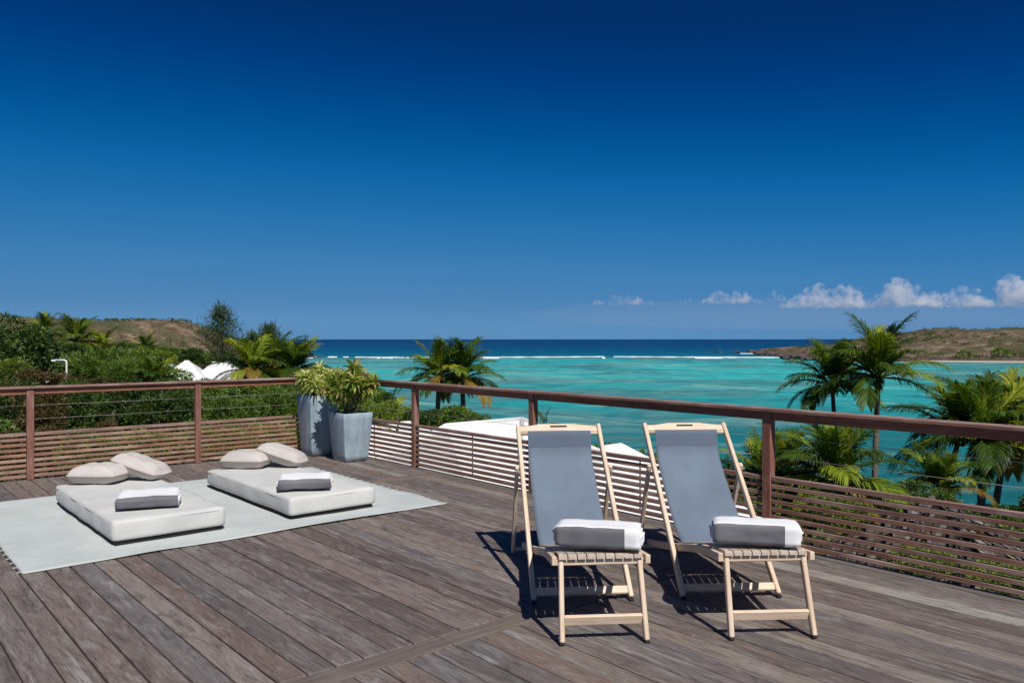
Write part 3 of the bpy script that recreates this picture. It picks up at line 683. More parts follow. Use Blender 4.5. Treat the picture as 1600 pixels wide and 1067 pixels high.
def towel_mesh(seed, Wd=.45, D=.205, Ht=.125, gx=.5, gtop=-.5, gz=.60, glow=.95, e=6.5, rend=.010):
    """a bath towel rolled flat: a spiral strip extruded across, grey band on the outer front"""
    b = MB(); th = .015; loops = 2.6; n = 30; path = []
    tot = int(loops * n)
    for i in range(tot + 1):
        a = 2 * math.pi * i / n + math.pi * 1.68; lay = (loops - i / n)
        k = 1 - (i / tot) * .78
        cxx, czz = math.cos(a), math.sin(a)
        rr_ = (abs(cxx) ** e + abs(czz) ** e) ** (-1 / e)
        path.append((D / 2 * k * cxx * rr_, Ht / 2 * k * czz * rr_))
    nx = 18
    for side in (0, 1):
        for i, (y, z) in enumerate(path):
            i0, i1 = max(0, i - 1), min(tot, i + 1); dy, dz = path[i1][0] - path[i0][0], path[i1][1] - path[i0][1]; l = math.hypot(dy, dz) or 1
            ny_, nz_ = -dz / l, dy / l
            q = 0.0 if side == 0 else th
            for j in range(nx + 1):
                x = Wd * (j / nx - .5); ed = abs(2 * j / nx - 1)
                wob = mnoise.noise(Vector((x * 7, i * .12, seed))) * .007 + mnoise.noise(Vector((x * 16, i * .3, seed))) * .004
                xo = x + (i * .00035 * (1 if x > 0 else -1)) * (ed > .99) + mnoise.noise(Vector((i * .15, seed, 2))) * .006 * (ed > .99)
                rd = -rend * ed ** 8 if i < n else 0
                b.v.append((xo, y + ny_ * (q - wob - rd), z + nz_ * (q - wob - rd) + Ht / 2 + .002))
    st = (tot + 1) * (nx + 1)
    for i in range(tot):
        my, mz = path[i]; grey = i <= n and my < D / 2 * gtop and mz < Ht / 2 * gz and mz > -Ht / 2 * glow
        for j in range(nx):
            a = i * (nx + 1) + j; f = (a, a + 1, a + nx + 2, a + nx + 1)
            gq = grey and (j + .5) / nx - .5 < gx
            b.f.append(f); b.m.append(1 if gq else 0)
            b.f.append(tuple(q + st for q in f[::-1])); b.m.append(0)
        for j in (0, nx):
            a = i * (nx + 1) + j; b.f.append((a, a + nx + 1, a + nx + 1 + st, a + st)); b.m.append(0)
    for i in (0, tot):
        for j in range(nx):
            a = i * (nx + 1) + j; b.f.append((a, a + 1, a + 1 + st, a + st)); b.m.append(0)
    return b
def towel(loc, rz, label, seed, rx=0.0, **k):
    o = towel_mesh(seed, **k).build('towel', [M['towel'], M['towelgrey']], None, True, loc=loc, rot=(rx, 0, rz))
    return tag(o, label, 'towel', 'rolled white towels with a grey band')
def on_mat(x, y):
    Z = (EYE - MT) * F / (y - 530); return Vector(((x - 800) * Z / F, Z, MT + .004))
towel(on_mat(233, 790), R(20), 'rolled white towel with grey band on the mattress nearer the frayed rug end', 3.0, Ht=.110, D=.54, Wd=.455, gtop=-.46, gz=2, glow=.90, e=9, rend=.004)
towel(on_mat(477, 762), R(13), 'rolled white towel with grey band on the mattress nearer the planters', 9.0, Ht=.110, D=.54, Wd=.455, gtop=-.46, gz=2, glow=.90, e=9, rend=.004)

# ------------------------------------------------------------------ deckchairs
def seat_h(y):                                    # height of the seat rail line
    pts = [(0.0, .424), (.12, .410), (.40, .376), (.66, .317), (.92, .252), (1.3, .165), (1.82, .055)]
    for (a, h0), (c_, h1) in zip(pts, pts[1:]):
        if y <= c_: return h0 + (h1 - h0) * (y - a) / (c_ - a)
    return .055
def make_chair(loc, rz, label):
    root = thing('deckchair', label, 'deckchair', loc, rz, 'folding deckchairs')
    T = M['teak']
    def bar(name, p0, p1, wx, d, up=(1, 0, 0), parent=root, ch=.005):
        m = MB(); L = (Vector(p1) - Vector(p0)).length
        m.box(0, L, -wx / 2, wx / 2, -d / 2, d / 2, 0, ch)
        X = (Vector(p1) - Vector(p0)).normalized(); Y = Vector(up); Y = (Y - X * Y.dot(X)).normalized(); Zv = X.cross(Y)
        o = m.build(name, T, parent); mt = Matrix((X, Y, Zv)).transposed().to_4x4(); o.rotation_euler = mt.to_euler(); o.location = p0; return o
    bf, bt = Vector((0, .67, .012)), Vector((0, 1.745, .955))
    for sx in (-1, 1):
        X = Vector((sx, 0, 0))
        bar('back_rail', bf + X * .300, bt + X * .300, .028, .048)
        bar('front_leg', Vector((sx * .226, .0, .008)), Vector((sx * .214, .135, .437)), .026, .042)
        pv = bf.lerp(bt, .70)
        bar('prop_leg', Vector((sx * .333, 1.79, .012)), Vector((sx * .333, pv.y + .02, pv.z + .03)), .026, .040)
        # curved seat rail
        m = MB(); pr = []
        for k in range(15):
            y = .085 + (1.80 - .085) * k / 14; z = max(.075, seat_h(y)) if y < 1.5 else max(.055, seat_h(y)); pr.append((y, z))
        x0, x1 = sx * .255 - .014, sx * .255 + .014
        for y, z in pr: m.v += [(x0, y, z - .027), (x1, y, z - .027), (x1, y, z + .021), (x0, y, z + .021)]
        for k in range(14):
            for q in range(4): m.f.append((4 * k + q, 4 * k + (q + 1) % 4, 4 * k + 4 + (q + 1) % 4, 4 * k + 4 + q)); m.m.append(0)
        m.f += [(0, 1, 2, 3), (56, 57, 58, 59)]; m.m += [0, 0]
        bevel_mod(m.build('seat_rail', T, root), .005)
        # pivot bolts, feet
        cr = bf.lerp(bt, .235)
        m = MB(); m.tube([(sx * .236, cr.y, cr.z), (sx * .320, cr.y, cr.z)], .006, 8); m.build('bolt', M['steel'], root)
        m = MB(); m.tube([(sx * .28, pv.y, pv.z), (sx * .352, pv.y, pv.z)], .006, 8); m.build('bolt', M['steel'], root)
        m = MB(); m.box(sx * .226 - .014, sx * .226 + .014, -.022, .022, 0.0015, .010, 0, .003); m.build('foot_pad', M['rubber'], root)
        m = MB(); m.box(sx * .300 - .015, sx * .300 + .015, .645, .693, 0.0015, .012, 0, .003); m.build('foot_pad', M['rubber'], root)
    bar('front_stretcher', (-.211, .036, .112), (.211, .036, .112), .022, .056, up=(0, 1, .3))
    bar('back_stretcher', (-.286, .705, .052), (.286, .705, .052), .026, .050, up=(0, .7, -.6))
    bar('front_crossbar', (-.241, .125, .395), (.241, .125, .395), .03, .034, up=(0, 1, 0))
    bar('seat_crossbar', (-.241, .93, seat_h(.93) - .012), (.241, .93, seat_h(.93) - .012), .03, .022, up=(0, 1, 0))
    m = MB(); m.tube([(-.333, 1.775, .036), (.333, 1.775, .036)], .014, 10); m.build('prop_crossbar', T, root, True)
    # crest board with a hand slot
    al = bt - bf; al.normalize(); nrm = Vector((0, -al.z, al.y)); cb = bt - al * .050
    def cp(x, h, d): q = cb + al * h + nrm * d; return (x, q.y, q.z)
    def edge(x):                                   # top edge: flat middle, sloping shoulders
        a = abs(x); return .056 if a < .12 else .056 - (a - .12) * .19
    xs_ = [-.285, -.24, -.20, -.16, -.12, -.062, -.05, 0, .05, .062, .12, .16, .20, .24, .285]
    m = MB(); th = .011; s_lo, s_hi = .022, .040
    hs = lambda x: [-.016, s_lo, s_hi, edge(x)]
    for x in xs_:
        for h in hs(x): m.v += [cp(x, h, -th), cp(x, h, th)]
    nh = 4
    def vi(i, j, d): return (i * nh + j) * 2 + d
    hole = lambda i, j: j == 1 and 5 <= i <= 8
    for i in range(len(xs_) - 1):
        for j in range(nh - 1):
            if hole(i, j): continue
            m.f += [(vi(i, j, 0), vi(i + 1, j, 0), vi(i + 1, j + 1, 0), vi(i, j + 1, 0)), (vi(i, j, 1), vi(i, j + 1, 1), vi(i + 1, j + 1, 1), vi(i + 1, j, 1))]; m.m += [0, 0]
            for (di, dj, e0, e1) in ((0, -1, (i, j), (i + 1, j)), (0, 1, (i, j + 1), (i + 1, j + 1)), (-1, 0, (i, j), (i, j + 1)), (1, 0, (i + 1, j), (i + 1, j + 1))):
                a, c = i + di, j + dj
                if a < 0 or c < 0 or a >= len(xs_) - 1 or c >= nh - 1 or hole(a, c):
                    m.f.append((vi(*e0, 0), vi(*e1, 0), vi(*e1, 1), vi(*e0, 1))); m.m.append(0)
    bevel_mod(m.build('crest_board', T, root), .0025)
    m = MB(); q = bt - al * .078; m.tube([(-.286, q.y, q.z), (.286, q.y, q.z)], .0135, 12); m.build('top_bar', T, root, True)
    # fabric sling: wraps the bar, sags behind the rails, runs down to the seat
    pr = [(q.y + .016, q.z + .006), (q.y + .004, q.z + .0165), (q.y - .012, q.z + .008)]
    ctrl = [(q.y - .015, q.z - .02), (1.630, .740), (1.470, .590), (1.275, .435), (1.09, .325), (.955, seat_h(.955) + .030)]
    n = 26
    for k in range(n + 1):
        f = k / n * (len(ctrl) - 1); i = min(int(f), len(ctrl) - 2); t = f - i
        P = [ctrl[max(0, min(len(ctrl) - 1, i + d))] for d in (-1, 0, 1, 2)]
        pr.append(tuple(.5 * (2 * P[1][c] + (P[2][c] - P[0][c]) * t + (2 * P[0][c] - 5 * P[1][c] + 4 * P[2][c] - P[3][c]) * t * t + (3 * P[1][c] - P[0][c] - 3 * P[2][c] + P[3][c]) * t ** 3) for c in (0, 1)))
    m = MB(); nx = 14; hw = .233
    for k, (y, z) in enumerate(pr):
        for i in range(nx + 1):
            x = -hw + 2 * hw * i / nx; e = abs(2 * i / nx - 1)
            sag = .010 * (1 - e * e) * max(0, min(1, (k - 4) / 8)) + (k > 4) * .0025 * mnoise.noise(Vector((x * 6, k * .35, rz * 50)))
            m.v.append((x, y + sag, z - sag * .5 - (.004 * e ** 6 if k > 20 else 0)))
    for k in range(len(pr) - 1):
        for i in range(nx): a = k * (nx + 1) + i; m.f.append((a, a + 1, a + nx + 2, a + nx + 1)); m.m.append(0)
    o = m.build('sling', M['sling'], root, True); so = o.modifiers.new('thick', 'SOLIDIFY'); so.thickness = .003; so.offset = 0
    # the stitched hem below the top bar, and the two selvedges
    m = MB()
    k = 6
    for kk in (6,):
        y, z = pr[kk]; m.tube([(-hw + .002, y - .0015, z), (0, y + .0105 * min(1, kk / 8) - .0025, z - .004), (hw - .002, y - .0015, z)], .0016, 5)
    m.build('hem_stitch', M['sling'], o, True)
    m = MB()
    for kk in range(1, 7):
        y, z = pr[kk]
        for i in range(9): x = -hw + 2 * hw * i / 8; m.v.append((x, y - .0026 + .010 * (1 - (2 * i / 8 - 1) ** 2) * max(0, (kk - 4) / 8), z + (.0026 if kk < 3 else 0)))
    for kk in range(5):
        for i in range(8): a = kk * 9 + i; m.f.append((a, a + 1, a + 10, a + 9)); m.m.append(0)
    m.build('hem', M['hem'], o, True)
    # slatted seat
    ns = 9; w0 = .462
    path = [(.092, seat_h(.10) + .004), (.096, seat_h(.10) + .020)] + [(.112 + (.955 - .112) * k / 11, seat_h(.112 + (.955 - .112) * k / 11) + .0295) for k in range(12)]
    for i in range(ns):
        xa = -w0 / 2 + w0 * i / ns + .0030; xb = -w0 / 2 + w0 * (i + 1) / ns - .0030
        m = MB()
        for k, (y, z) in enumerate(path):
            y1, z1 = path[min(k + 1, len(path) - 1)]; y2, z2 = path[max(k - 1, 0)]; l = math.hypot(y1 - y2, z1 - z2); ny_, nz_ = (z1 - z2) / l, -(y1 - y2) / l
            t = .008
            m.v += [(xa, y, z), (xb, y, z), (xb, y + ny_ * t, z + nz_ * t), (xa, y + ny_ * t, z + nz_ * t)]
        for k in range(len(path) - 1):
            for q_ in range(4): m.f.append((4 * k + q_, 4 * k + (q_ + 1) % 4, 4 * k + 4 + (q_ + 1) % 4, 4 * k + 4 + q_)); m.m.append(0)
        e = 4 * (len(path) - 1); m.f += [(0, 1, 2, 3), (e, e + 1, e + 2, e + 3)]; m.m += [0, 0]
        m.build('seat_slat', M['teakslat'], root)
    return root
CH1, CH1R = Vector((.487, 4.19, 0.004)), math.atan(.083)
CH2, CH2R = Vector((1.395, 4.26, 0.004)), math.atan(.058)
make_chair(CH1, CH1R, 'pale timber deckchair with blue-grey sling, nearer the floor mattresses')
make_chair(CH2, CH2R, 'pale timber deckchair with blue-grey sling, farther from the floor mattresses, by the railing post')
def on_seat(c, rz, x, y):
    h = seat_h(y) + .031; return c + Vector((x * math.cos(rz) - y * math.sin(rz), x * math.sin(rz) + y * math.cos(rz), h))
towel(on_seat(CH1, CH1R, .012, .228) + Vector((0, 0, .004)), R(-12), 'rolled white towel with grey band on the deckchair nearer the mattresses', 20.0, R(-3), Ht=.150, D=.265, gx=.34, gz=.80, glow=1.2, e=11, rend=.008)
towel(on_seat(CH2, CH2R, -.012, .228) + Vector((0, 0, .004)), R(-13), 'rolled white towel with grey band on the deckchair farther from the mattresses', 31.0, R(-3), Ht=.150, D=.265, gx=.34, gz=.80, glow=1.2, e=11, rend=.008)

# ------------------------------------------------------------------ planters
def planter(s, t, w0, w1, h, label):
    root = thing('planter', label, 'planter', W(s, t, .003), DRZ, 'blue-grey planters in the deck corner')
    m = MB(); n = 8; rr_ = .03
    rings = []
    def ring(wd, z, r):
        o = len(m.v)
        for cx, cy, a0 in ((1, 1, 0), (-1, 1, 90), (-1, -1, 180), (1, -1, 270)):
            for a in (0, 30, 60, 90): m.v.append((cx * (wd / 2 - r) + r * math.cos(R(a0 + a)), cy * (wd / 2 - r) + r * math.sin(R(a0 + a)), z))
        rings.append(o)
    for k in range(n + 1):
        f = k / n; ring(w0 + (w1 - w0) * (f ** .75), h * f, .018)
    ring(w1 - .012, h + .006, .016); ring(w1 - .06, h + .004, .012); ring(w1 - .07, h - .06, .012)
    for a, b_ in zip(rings, rings[1:]):
        for k in range(16): m.f.append((a + k, a + (k + 1) % 16, b_ + (k + 1) % 16, b_ + k)); m.m.append(0)
    m.f.append(tuple(range(16))[::-1]); m.m.append(0)
    m.build('pot', M['planter'], root, True).data.polygons.foreach_set('use_smooth', [True] * len(m.f))
    m2 = MB(); w2 = w1 - .075; g = 8
    for j in range(g + 1):
        for i in range(g + 1): m2.v.append((-w2 / 2 + w2 * i / g, -w2 / 2 + w2 * j / g, h - .055 + .018 * mnoise.noise(Vector((i * .7, j * .7, h)))))
    for j in range(g):
        for i in range(g): a = j * (g + 1) + i; m2.f.append((a, a + 1, a + g + 2, a + g + 1)); m2.m.append(0)
    m2.build('soil', M['soil'], root, True)
    return root
planter(.43, .34, .32, .43, .83, 'tall blue-grey tapered square planter in the deck corner')
planter(.335, 1.09, .325, .435, .63, 'short blue-grey tapered square planter beside the taller one')
def rosette_mesh(name, n, L, wd, mat, seed, droop=.6):
    r2 = random.Random(seed); b = MB()
    for i in range(n):
        a = i * 2.4; el = R(75 - 95 * i / n + r2.uniform(-12, 12)); l = L * r2.uniform(.7, 1.1)
        d = Vector((math.cos(a), math.sin(a), 0)); sd = Vector((-d.y, d.x, 0)); p = Vector((0, 0, -.05 * i / n)); o = len(b.v); e = el
        for k in range(5):
            f = k / 4; wk = wd * (.35, .95, 1, .7, .05)[k] / 2; nn = Vector((0, 0, 1)) * math.cos(e) - d * math.sin(e)
            b.v += [tuple(p - sd * wk + nn * wk * .5), tuple(p), tuple(p + sd * wk + nn * wk * .5)]
            e -= droop * (.25 + .3 * f); p = p + (d * math.cos(e) + Vector((0, 0, 1)) * math.sin(e)) * (l / 4)
        for k in range(4):
            q = o + 3 * k; b.f += [(q, q + 1, q + 4, q + 3), (q + 1, q + 2, q + 5, q + 4)]; b.m += [0, 0]
    return b.mesh(name, mat)
def potted(s, t, z0, h, spread, nst, meshes, label, seed, lean=(0, 0), per=5):
    r2 = random.Random(seed); root = thing('potted_dracaena', label, 'potted plant', W(s, t, z0), DRZ, 'leafy plants in the planters')
    for i in range(nst):
        a = i * 2.4 + r2.uniform(-.4, .4); rad = spread * math.sqrt((i + .6) / nst)
        top = Vector((rad * math.cos(a) + lean[0], rad * math.sin(a) + lean[1], h * r2.uniform(.62, 1.0) * (1 - .30 * (rad / spread) ** 2)))
        b0 = Vector((r2.uniform(-.09, .09), r2.uniform(-.09, .09), 0)); mid = b0.lerp(top, .55) + Vector((-top.x * .2, -top.y * .2, .02))
        m = MB(); m.tube([b0, b0.lerp(mid, .5), mid, mid.lerp(top, .5), top], [.011, .010, .009, .008, .006], 6); m.build('stem', M['stemgreen'], root, True)
        for k in range(per):
            f = 1 - k * .16; p = mid.lerp(top, f) + (Vector((r2.gauss(0, .035), r2.gauss(0, .035), r2.gauss(0, .02))) if k else Vector())
            o = link('leaf_cluster', r2.choice(meshes if k < per - 1 else meshes), root, tuple(p), rot=(r2.gauss(0, .35) + (-top.y) * 1.2, r2.gauss(0, .35) + top.x * 1.2, r2.uniform(0, 6.3)))
            q = r2.uniform(.75, 1.15) * (1 if k < 2 else .9); o.scale = (q, q, q)
VAR = [rosette_mesh('leaf_cluster', 24, .17, .034, M['varieg'], i) for i in range(4)]
GRN = [rosette_mesh('leaf_cluster', 22, .17, .036, M['greenpl'], 10 + i) for i in range(4)] + [rosette_mesh('leaf_cluster', 12, .17, .022, M['dryleaf'], 30, 1.1)]
potted(.43, .34, .79, .40, .27, 14, VAR, 'cream and green striped dracaena in the tall planter', 2)
potted(.335, 1.09, .59, .72, .33, 17, GRN, 'green and yellow dracaena with some dry leaves in the short planter', 5, (0, .03), 5)

# ------------------------------------------------------------------ trees, shrubs, palms
def crown_mesh(name, mat, n, ls, seed, lumps=22, asp=0.42, up=.25, core=True):
    """unit crown: leaf faces over many overlapping lumps"""
    r2 = random.Random(seed); b = MB(); cs = []
    for i in range(lumps):
        d = Vector((r2.gauss(0, 1), r2.gauss(0, 1), r2.gauss(0, .9))).normalized() * (r2.uniform(.25, .80)); cs.append((d, r2.uniform(.20, .40)))
    cs.append((Vector(), .5))
    per = n // len(cs)
    for c, r in cs:
        for _ in range(int(per * (r / .3) ** 1.6)):
            d = Vector((r2.gauss(0, 1), r2.gauss(0, 1), r2.gauss(0, 1))).normalized(); p = c + d * r * r2.uniform(.72, 1.08)
            if any((p - c2).length < r2_ * .62 for c2, r2_ in cs if c2 is not c): continue
            dr = (d * .8 + Vector((r2.gauss(0, .55), r2.gauss(0, .55), r2.gauss(0, .55) + up))).normalized()
            l = ls * r2.uniform(.6, 1.3); leaf(b, p, dr, l, l * asp, r2)
    return b.mesh(name, mat)
CR = {}
for kd, mt, n, ls, asp in (('dark', 'leaf_dark', 9000, .115, .45), ('mid', 'leaf_mid', 9000, .11, .45), ('bright', 'leaf_bright', 8000, .12, .42), ('rust', 'leaf_rust', 8000, .11, .45),
                      ('fine', 'leaf_mid', 15000, .075, .45), ('finedark', 'leaf_dark', 15000, .08, .45), ('blade', 'leaf_mid', 6000, .30, .10)):
    CR[kd] = [crown_mesh('foliage', M[mt], n, ls, hash_ * 7 + len(kd), 20 + hash_ * 4, asp, .25 if kd != 'blade' else .8) for hash_ in (1, 2)]
def trunk_mesh(h, r0, seed, limbs=4):
    r2 = random.Random(seed); m = MB(); top = Vector((r2.uniform(-.1, .1) * h, r2.uniform(-.1, .1) * h, h)); mid = top * .5 + Vector((r2.uniform(-.06, .06) * h, 0, 0))
    m.tube([(0, 0, -.3), tuple(mid * .5), tuple(mid), tuple(top)], [r0 * 1.25, r0, r0 * .8, r0 * .5], 7)
    for k in range(limbs):
        a = k * 6.28 / limbs + r2.uniform(-.4, .4); e = mid + Vector((math.cos(a) * h * .35, math.sin(a) * h * .35, h * r2.uniform(.25, .5)))
        m.tube([tuple(mid), tuple(mid.lerp(e, .5) + Vector((0, 0, -.03 * h))), tuple(e)], [r0 * .55, r0 * .4, r0 * .18], 5)
    return m
NAMES = {'dark': 'broadleaf_tree', 'mid': 'broadleaf_tree', 'bright': 'shrub', 'rust': 'shrub', 'fine': 'shrub', 'finedark': 'shrub', 'blade': 'blade_leaf_shrub'}
vseed = [0]
def bush(kd, x, y, Z, wpx, hpx, label, group=None, cat=None, name=None, depth=1.0):
    """crown centred on (x, y) at distance Z, wpx x hpx wide and high as seen"""
    vseed[0] += 1; r2 = random.Random(vseed[0] * 13 + 1); c = px(x, y, Z); rx, rz_ = wpx * Z / F / 2, hpx * Z / F / 2
    g = land_z(c.x, c.y); root = thing(name or NAMES[kd], label, cat or ('tree' if kd in ('dark', 'mid') else 'shrub'), (c.x, c.y, g), 0, group)
    h = max(.5, c.z - g)
    trunk_mesh(h, max(.03, min(.16, rx * .07)), vseed[0]).build('trunk' if kd in ('dark', 'mid') else 'stem', M['bark'], root, True)
    link('foliage', CR[kd][vseed[0] % 2], root, (0, 0, h), r2.uniform(0, 6.28), scale=(rx, rx * depth, rz_))
    return root

def frond_mesh(name, mat, e0, bend, seed, npair=42, twist=0.0):
    """unit coconut frond: a curved midrib carrying narrow drooping leaflets"""
    r2 = random.Random(seed); b = MB(); n = 22; pts = []; p = Vector((0, 0, 0)); e = e0; side = 0.0
    for k in range(n + 1):
        pts.append(p.copy()); f = k / n; e -= bend / n * (.4 + 1.2 * f); side += twist / n * f
        p = p + Vector((math.cos(e) * math.cos(side), math.cos(e) * math.sin(side), math.sin(e))) / n
    b.tube(pts[::3] + [pts[-1]], [.016 * (1 - .85 * k / 8) for k in range(len(pts[::3]) + 1)], 4)
    for i in range(npair):
        f = .14 + .86 * (i + .5) / npair; k = min(n - 1, int(f * n)); t = f * n - k; q = pts[k].lerp(pts[k + 1], t); tg = (pts[k + 1] - pts[k]).normalized()
        sd = tg.cross(Vector((0, 0, 1))); 
        if sd.length < .15: sd = Vector((0, 1, 0))
        sd.normalize(); up = sd.cross(tg)
        L = .36 * (math.sin(math.pi * min(1, .12 + f * .80)) ** .7) * r2.uniform(.85, 1.1) + .03
        for sg in (-1, 1):
            fw = 1.0 + .9 * f; dr = (sd * sg + tg * fw + up * r2.uniform(.0, .35)).normalized()
            d2 = (dr + Vector((0, 0, -1)) * r2.uniform(.25, .7)).normalized(); d3 = (d2 + Vector((0, 0, -1)) * r2.uniform(.4, .9)).normalized()
            wn = (tg - dr * tg.dot(dr)).normalized() * (.0100 * (1.2 - .5 * f)); o = len(b.v)
            a0 = q; a1 = q + dr * L * .4; a2 = a1 + d2 * L * .35; a3 = a2 + d3 * L * .25
            b.v += [tuple(a0 - wn * .6), tuple(a0 + wn * .6), tuple(a1 - wn), tuple(a1 + wn), tuple(a2 - wn * .8), tuple(a2 + wn * .8), tuple(a3)]
            b.f += [(o, o + 1, o + 3, o + 2), (o + 2, o + 3, o + 5, o + 4), (o + 4, o + 5, o + 6)]; b.m += [0, 0, 0]
    return b.mesh(name, mat)
ELS = [(86, 25), (75, 40), (63, 50), (50, 60), (36, 66), (20, 66), (4, 60), (-22, 48)]
FR = [[frond_mesh('frond', M['palm'], R(e), R(bd), 100 + 10 * i + v, twist=(.5 if v else -.5)) for v in (0, 1)] for i, (e, bd) in enumerate(ELS)]
FRO = [frond_mesh('frond', M['palm_old'], R(e), R(bd), 300 + i) for i, (e, bd) in enumerate(((26, 80), (14, 80), (2, 75)))]
def palm(x, y, Z, L, label, seed, nf=22, lean=(0, 0), old=2, group='coconut palms on the slope', tr=.15, tilt=0.0, kmax=7.6):
    """coconut palm with its crown's heart at (x, y), distance Z; L = frond length in metres"""
    r2 = random.Random(seed); c = px(x, y, Z); gx, gy = c.x - lean[0], c.y - lean[1]; g = land_z(gx, gy)
    root = thing('coconut_palm', label, 'palm tree', (gx, gy, g), 0, group); h = max(.6, c.z - g); m = MB(); pts = []; rad = []
    n = 16
    for k in range(n + 1):
        f = k / n; pts.append((lean[0] * f ** 1.7, lean[1] * f ** 1.7, -.4 + (h + .4) * f)); rad.append(tr * (1.45 if k == 0 else 1.0 - .28 * f) * (1 + .05 * (k % 2)))
    m.tube(pts, rad, 9); m.build('trunk', M['palmbark'], root, True)
    b = MB()
    for k in range(9): blob(b, (lean[0] + r2.uniform(-.14, .14), lean[1] + r2.uniform(-.14, .14), h - .05 - r2.uniform(0, .3)), r2.uniform(.09, .15), r2, 0, 1.1, 1, .15)
    b.build('crown_heart', M['palmbark'], root, True)
    for i in range(nf):
        f = (i + .5) / nf; k = min(len(FR) - 1, int(f ** .9 * kmax)); me = r2.choice(FR[k]); q = L * r2.uniform(.85, 1.08) * (.8 if k == 0 else 1)
        if i >= nf - old: me = r2.choice(FRO)
        link('frond', me, root, (lean[0], lean[1], h), rot=(r2.gauss(0, .08), r2.gauss(0, .08) + tilt, i * 2.39996 + r2.uniform(-.25, .25)), scale=(q, q, q))
    return root
# right-hand palms
palm(1300, 603, 46, 3.2, 'smaller of the two tall palms rising side by side above the railing', 1, 23, (-.3, 0), 1, tr=.15, kmax=7.4)
palm(1372, 590, 42, 3.5, 'taller of the two tall palms above the railing, with long bare trunk', 2, 23, (.2, 0), 1, tr=.17, kmax=6.8)
palm(1499, 682, 33, 2.9, 'palm with a bent dark trunk in the dense clump beyond the railing end', 3, 20, (.9, .4), 2, tr=.13, kmax=7)
palm(1536, 690, 31, 3.2, 'palm with a straight trunk and yellow drooping fronds in the dense clump', 4, 24, (.1, 0), 3, tr=.16)
palm(1578, 680, 33, 3.1, 'palm with a slightly curved trunk at the outer side of the dense clump', 5, 22, (.7, 0), 2, tr=.15, kmax=7)
palm(1306, 750, 21, 2.1, 'low bushy palm with long arching fronds just behind the railing, under the two tall palms', 6, 24, (0, 0), 2, tr=.15, kmax=7)
palm(1235, 738, 25, 1.7, 'low dark palm half hidden behind the railing post', 7, 18, (0, 0), 1, tr=.13, kmax=6.5)
palm(1186, 750, 24, 1.8, 'low yellow-green palm behind the farther deckchair', 8, 16, (0, 0), 2, tr=.13, kmax=6.5)
palm(1466, 765, 26, 1.7, 'low palm at the foot of the dense clump', 9, 20, (0, 0), 2, tr=.13, kmax=6.5)
palm(852, 668, 20, .65, 'small withered palm tuft behind the railing by the white roof', 10, 10, (0, 0), 8, tr=.05)
# centre pair
palm(686, 590, 40, 2.4, 'palm of the pair in front of the reef, nearer the planters', 23, 20, (.1, 0), 2, tr=.15, group='pair of palms before the reef')
palm(722, 592, 40, 2.4, 'palm of the pair in front of the reef, farther from the planters', 26, 21, (-.1, 0), 3, tr=.15, group='pair of palms before the reef')
# left group
palm(392, 580, 36, 1.9, 'wide low palm by the twin white roofs', 13, 24, (0, 0), 1, tr=.14)
palm(428, 566, 40, 2.0, 'upright palm in the middle of the group between white roofs and planters', 14, 24, (0, 0), 1, tr=.14)
palm(464, 578, 38, 1.9, 'yellowish palm just behind the tall planter', 15, 24, (0, 0), 2, tr=.14)
palm(122, 535, 50, 2.0, 'palm standing against the hill above the white lamp pipe', 16, 22, (0, 0), 2, tr=.14)
palm(160, 548, 55, 1.8, 'shaded palm right of the one against the hill', 17, 20, (0, 0), 1, tr=.14)
palm(240, 596, 28, 1.2, 'short palm in front of the twin white roofs', 18, 18, (0, 0), 1, tr=.12)
palm(68, 520, 60, 1.9, 'palm beside the dark tree against the rocky hill end', 19, 18, (0, 0), 2, tr=.14)
palm(608, 660, 19, 1.0, 'small broad palm sprouting behind the short planter', 20, 14, (0, 0), 0, tr=.08)
palm(228, 550, 62, 1.6, 'far palm in the tree belt before the hill', 41, 18, (0, 0), 1, tr=.14)

G1 = 'thicket beyond the left railing'
for a in [('finedark', 20, 640, 15, 150, 120), ('rust', 60, 655, 14.4, 95, 100), ('finedark', 130, 640, 16, 130, 105), ('finedark', 205, 640, 15.5, 120, 105), ('finedark', 265, 640, 15.5, 110, 100)]:
    bush(*a, {20: 'dark small-leaved shrub behind the railing, beyond the rusty one', 60: 'rusty brown shrub in the front row of the thicket', 130: 'dark small-leaved shrub next to the rusty one, behind the cables', 205: 'dark small-leaved shrub between two other dark shrubs, behind the cables', 265: 'dark small-leaved shrub next to the clipped green hedge, behind the cables'}[a[1]], G1)
for a in [('fine', 315, 638, 16, 110, 90), ('fine', 365, 645, 15.5, 110, 84), ('fine', 415, 640, 16, 110, 84), ('fine', 455, 636, 16.5, 90, 92), ('fine', 490, 640, 17, 90, 110)]:
    bush(*a, 'clipped mid-green small-leaved shrub of the hedge by the tall planter', 'hedge shrubs by the planters')
for a in [('mid', -30, 690, 12.6, 130, 90), ('rust', 50, 705, 12.2, 110, 80), ('fine', 140, 705, 12.4, 130, 85), ('bright', 235, 700, 12.8, 120, 80), ('fine', 330, 690, 13.2, 120, 80), ('bright', 410, 690, 13.2, 110, 80), ('fine', 470, 690, 13.6, 90, 80), ('rust', 175, 690, 13.2, 80, 70)]:
    bush(*a, {'mid': 'glossy mid-green shrub pressed against the slats at the far end of the railing', 'rust': 'low rusty shrub seen through the railing slats', 'fine': 'low green shrub seen through the railing slats', 'bright': 'low yellow-green shrub seen through the railing slats'}[a[0]], 'low shrubs behind the railing slats')
